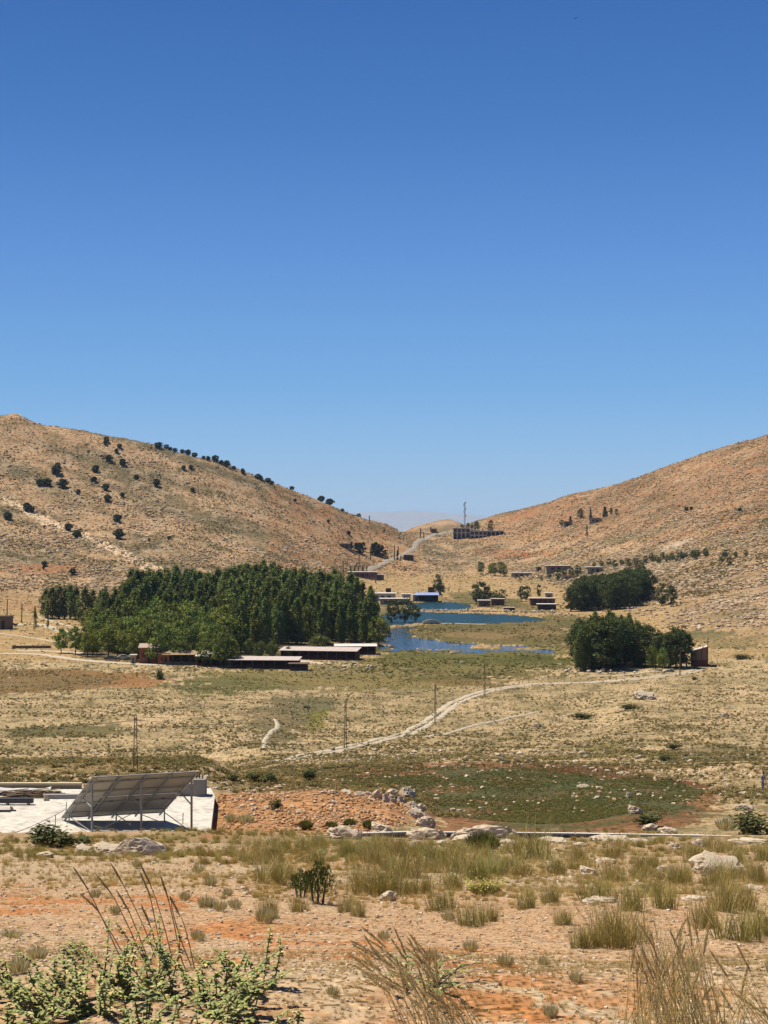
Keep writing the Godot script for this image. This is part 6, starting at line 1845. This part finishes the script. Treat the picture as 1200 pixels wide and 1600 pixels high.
func build_near_plants() -> void:
	# foxtail stalks leaning left: tip, neck, foot in the picture, about five metres away
	var list := [[[68, 70], [148, 190], [250, 400], [350, 620]], [[198, 105], [290, 220], [390, 420], [470, 610]], [[287, 48], [360, 175], [480, 420], [620, 750]], [[455, 100], [505, 215], [550, 430], [590, 640]], [[458, 52], [525, 190], [600, 440], [680, 720]], [[573, 122], [612, 235], [650, 400], [690, 600]], [[320, 205], [385, 315], [440, 450], [505, 620]], [[460, 285], [500, 375], [530, 460], [570, 600]], [[672, 322], [622, 222], [640, 330], [770, 680]], [[110, 220], [190, 290], [280, 440], [350, 560]], [[690, 345], [715, 420], [745, 540], [775, 690]]]
	for i in list.size():
		var d0 := 4.6 + 0.12 * ((i * 7) % 5)
		var pts := []
		for q in list[i]: pts.push_front(px(100 + q[0] / 3.75, 1340 + q[1] / 3.75, d0))
		var a: Vector3 = pts[0]
		var b: Vector3 = pts[1]
		var foot := a + (a - b) * 1.1
		foot = on_ground(Vector3(foot.x, 0, foot.z), -0.02)
		pts.push_front(foot)
		var o := thing("foxtail_stalk", foot, 0.0, "thin brown foxtail stalk leaning left above the leafy herbs", "grass stalk", "foxtail stalks leaning left")
		stalk(o, pts, 0.0032, 0.10 if i < 10 else 0.0, 0.0085)
	# tall dry clumps at the bottom
	for cl in [[620, 3.55, 85, 545, 700, 1445, 1520, -0.5, "dry brown clump of arching grass at the bottom middle"], [1055, 3.5, 200, 985, 1110, 1420, 1500, 0.0, "tall golden clump of upright grass at the bottom right"], [1165, 3.6, 60, 1110, 1215, 1470, 1540, 0.1, "thin tall dry stalks in the bottom right corner"]]:
		var d: float = cl[1]
		var foot := on_ground(px(cl[0] + (90 if cl[7] < -0.2 else 0), 1640, d))
		var o := thing("dry_grass_clump", foot, 0.0, cl[8], "grass clump")
		var s := Soup.new()
		var hd := Soup.new()
		for i in cl[2]:
			var d1: float = d + rng.randf_range(-0.18, 0.2)
			var tip := px(rng.randf_range(cl[3], cl[4]), rng.randf_range(cl[5], cl[6]) + 60 * pow(rng.randf(), 2.0), d1)
			var spread := (rng.randf() - 0.5) * (0.30 if cl[0] != 1165 else 0.42)
			var f0 := on_ground(Vector3(foot.x + spread + (tip.x - foot.x) * 0.45, 0, -K * d1), -0.02)
			if cl[7] < -0.2: f0 = on_ground(Vector3(foot.x + spread, 0, -K * d1), -0.02)
			var mid := f0.lerp(tip, 0.6) + Vector3((tip.x - f0.x) * (-0.2 if cl[7] < -0.2 else -0.05), 0.02, 0)
			var col := shade(Color(0.66, 0.47, 0.2), 0.75, 1.25) if rng.randf() < 0.7 else shade(Color(0.36, 0.30, 0.12), 0.8, 1.2)
			var prev := f0 - foot
			for q in 6:
				var t := (q + 1) / 6.0
				var p := (f0.lerp(mid, t)).lerp(mid.lerp(tip, t), t) - foot
				s.tube(prev, p, 0.0016 * (1.0 - 0.12 * q), 0.0016 * (1.0 - 0.12 * (q + 1)), 3, col)
				prev = p
			if rng.randf() < (0.55 if cl[7] < -0.2 else 0.14):
				var dir := (tip - mid).normalized()
				for q in 40:
					var t := q / 40.0
					var p := tip - foot - dir * 0.09 * (1.0 - t)
					var sd := dir.cross(rv()).normalized()
					hd.tri(p - dir.cross(sd) * 0.003, p + dir.cross(sd) * 0.003, p + sd * 0.009 * sin(PI * (0.1 + t * 0.85)) + dir * 0.02, shade(Color(0.66, 0.5, 0.26), 0.75, 1.2))
		put("stems", s.flat(), leafmat("herb", 0.34), o)
		put("seed_heads", hd.flat(), leafmat("herb", 0.34), o)
	# leafy herbs with whorled round leaves, bottom left
	var names := 0
	for a in [[30, 1560, 80], [85, 1575, 110], [130, 1590, 120], [165, 1600, 130], [205, 1605, 115], [245, 1610, 120], [285, 1610, 110], [320, 1612, 115], [360, 1612, 105], [400, 1615, 120], [110, 1625, 110], [190, 1640, 110], [265, 1645, 110], [345, 1645, 100], [430, 1640, 90], [60, 1640, 100], [0, 1640, 110], [140, 1660, 90], [225, 1660, 90], [305, 1660, 90], [385, 1660, 80], [645, 1606, 34], [665, 1608, 40]]:
		var p := spot(a[0], a[1], 2.5) if a[1] < 1598 else on_ground(px(a[0], 1600, 3.9 + 0.4 * rng.randf()) + Vector3(0, 0, (a[1] - 1600) * 0.012))
		var o := thing("leafy_herb", p, rng.randf() * TAU, "leafy grey green herb with round whorled leaves at the bottom left" if a[0] < 500 else "small dark leafy herb at the bottom middle", "herb", "leafy herbs at the bottom left" if a[0] < 500 else "small herbs at the bottom middle")
		var h: float = a[2] * mpp(p) * 0.78
		var st := Soup.new()
		var lf := Soup.new()
		for k in 7:
			var an := rng.randf() * TAU
			var foot := Vector3(cos(an), 0, sin(an)) * rng.randf() * 0.10
			var tip := foot + Vector3(cos(an) * 0.12 - 0.10, h * rng.randf_range(0.6, 1.1), sin(an) * 0.12)
			var mid := foot.lerp(tip, 0.55) + Vector3(rng.randf_range(-0.05, 0.05), 0.02, rng.randf_range(-0.05, 0.05))
			st.tube(foot - Vector3(0, 0.03, 0), mid, 0.0034, 0.0026, 4, Color(0.24, 0.21, 0.10))
			st.tube(mid, tip, 0.0026, 0.0012, 4, Color(0.24, 0.22, 0.10))
			var whorls := int(h / 0.018)
			for w in range(0, whorls + 1):
				var t := clampf((w + rng.randf_range(-0.35, 0.35)) / whorls, 0.02, 1.0)
				var c := foot.lerp(mid, t / 0.55) if t < 0.55 else mid.lerp(tip, (t - 0.55) / 0.45)
				var base := rng.randf() * TAU
				var size := 0.0165 * (1.2 - 0.5 * t) * rng.randf_range(0.7, 1.3)
				for q in 6:
					var aa := base + q * TAU / 5.0
					var out := Vector3(cos(aa), rng.randf_range(-0.1, 0.5), sin(aa)).normalized()
					var sd := out.cross(Vector3.UP).normalized() * size * 0.5
					var col := shade(Color(0.31, 0.34, 0.12), 0.6, 1.3) if rng.randf() < 0.86 else shade(Color(0.6, 0.46, 0.23))
					var b1 := c + out * size * 0.55
					var tp := c + out * size * 1.15 - Vector3(0, size * 0.35, 0)
					lf.tri(c, b1 - sd, b1 + sd, col)
					lf.tri(b1 - sd, tp, b1 + sd, col)
		put("stems", st.flat(), leafmat("herb", 0.34), o)
		put("leaves", lf.flat(), leafmat("herb", 0.34), o)

func _ready() -> void:
	rng.seed = 7
	for q in [[n_fine, 0.35, 3, 11], [n_mid, 0.055, 4, 23], [n_big, 0.011, 4, 37], [n_warp, 0.10, 3, 51], [n_streak, 0.035, 4, 67]]:
		var n: FastNoiseLite = q[0]
		n.noise_type = FastNoiseLite.TYPE_SIMPLEX_SMOOTH
		n.frequency = q[1]
		n.fractal_octaves = q[2]
		n.seed = q[3]
	# camera
	var cam := Camera3D.new()
	cam.name = "camera"
	cam.fov = 2.0 * rad_to_deg(atan(800.0 / F))
	cam.near = 0.05
	cam.far = 40000.0
	cam.rotation.x = atan((HZ - 800.0) / F)
	add_child(cam)
	cam.current = true
	# sky and sun
	var env := Environment.new()
	env.background_mode = Environment.BG_SKY
	# clear air: the sky's colour by height above the horizon, the same all round
	var steps := [[0.0, 168, 196, 222], [0.8, 164, 195, 224], [2.7, 145, 188, 229], [5.1, 122, 174, 227], [9.8, 97, 148, 215], [14.4, 74, 125, 194], [18.8, 61, 109, 180], [35.0, 45, 86, 152], [90.0, 32, 64, 120]]
	var im := Image.create(16, 1024, false, Image.FORMAT_RGBF)
	for r in 1024:
		var el := 90.0 - (r + 0.5) / 1024.0 * 180.0
		var c := Color(0.30, 0.24, 0.17)
		if el > 0.0:
			for k in steps.size() - 1:
				if el >= steps[k][0] and el <= steps[k + 1][0]:
					var a := Color8(steps[k][1], steps[k][2], steps[k][3])
					var b := Color8(steps[k + 1][1], steps[k + 1][2], steps[k + 1][3])
					c = a.lerp(b, (el - steps[k][0]) / (steps[k + 1][0] - steps[k][0])).srgb_to_linear()
		for x in 16: im.set_pixel(x, r, Color(c.r, c.g, c.b) / EXPOSURE)
	var sm := PanoramaSkyMaterial.new()
	sm.panorama = ImageTexture.create_from_image(im)
	var sky := Sky.new()
	sky.sky_material = sm
	env.sky = sky
	env.tonemap_mode = Environment.TONE_MAPPER_LINEAR
	env.tonemap_exposure = EXPOSURE
	env.sdfgi_enabled = true
	env.ssao_enabled = true
	env.ssil_enabled = true
	env.fog_enabled = true
	env.fog_density = 0.000034
	env.fog_light_color = Color(0.74, 0.87, 1.0)
	var we := WorldEnvironment.new()
	we.name = "environment"
	we.environment = env
	add_child(we)
	var sun := DirectionalLight3D.new()
	sun.name = "sun"
	sun.light_color = Color(1.0, 0.965, 0.90)
	sun.light_energy = 1.6
	sun.light_angular_distance = 0.5
	sun.shadow_enabled = true
	sun.look_at_from_position(Vector3.ZERO, Vector3(0.38, -0.90, 0.2))
	add_child(sun)
	# computed textures
	tex["soil"] = noise_tex(FastNoiseLite.TYPE_SIMPLEX_SMOOTH, 0.02, 6, 0.72, 0.92, 1.0, 3)
	tex["speckle"] = speckle_tex(5)
	tex["grit"] = noise_tex(FastNoiseLite.TYPE_CELLULAR, 0.045, 3, 1.0, 0.95, 0.66, 8, FastNoiseLite.RETURN_DISTANCE)
	tex["stain"] = noise_tex(FastNoiseLite.TYPE_SIMPLEX_SMOOTH, 0.006, 5, 0.85, 0.99, 1.0, 15)
	water()
	shape_terrain()
	lay_zones()
	build_terrain()
	far_range()
	build_water()
	make_shapes()
	build_platform()
	build_buildings()
	build_paths()
	build_trees()
	build_poles()
	car(174, 1033, 0.1, Color(0.05, 0.055, 0.065), "dark sedan parked before the brick house")
	car(194, 1032, 0.2, Color(0.5, 0.5, 0.5), "silver car parked behind the dark sedan")
	car(19, 979, 0.4, Color(0.06, 0.03, 0.03), "dark car on the gravel lane at far left")
	build_person()
	for a in [[900, 27, 0.5, "tiny dark bird high in the sky at right"], [327, 517, 0.3, "tiny dark bird low in the sky at left"]]:
		var at := px(a[0], a[1], 150.0)
		var b := thing("bird", at, 0.7, a[3], "bird")
		var w: float = a[2]
		var bm := mat("feathers", Color(0.03, 0.03, 0.035), 0.8)
		var bs := Soup.new()
		bs.tube(Vector3(-0.3, 0, 0) * w, Vector3(0.05, 0.03, 0) * w, 0.02 * w, 0.09 * w, 7)
		bs.tube(Vector3(0.05, 0.03, 0) * w, Vector3(0.3, 0.04, 0) * w, 0.09 * w, 0.03 * w, 7)
		put("body", bs.mesh(true), bm, b)
		for sd in [-1.0, 1.0]:
			var wg := Soup.new()
			wg.box(Vector3(0.02, 0.10, sd * 0.28) * w, Vector3(0.10, 0, 0) * w, Vector3(0, 0.012, 0) * w, Vector3(0.0, 0.05, 0.24) * w)
			put("wing", wg.flat(), bm, b)
	build_stones()
	build_shrubs()
	build_tufts()
	build_near_plants()
	build_ground_cover()
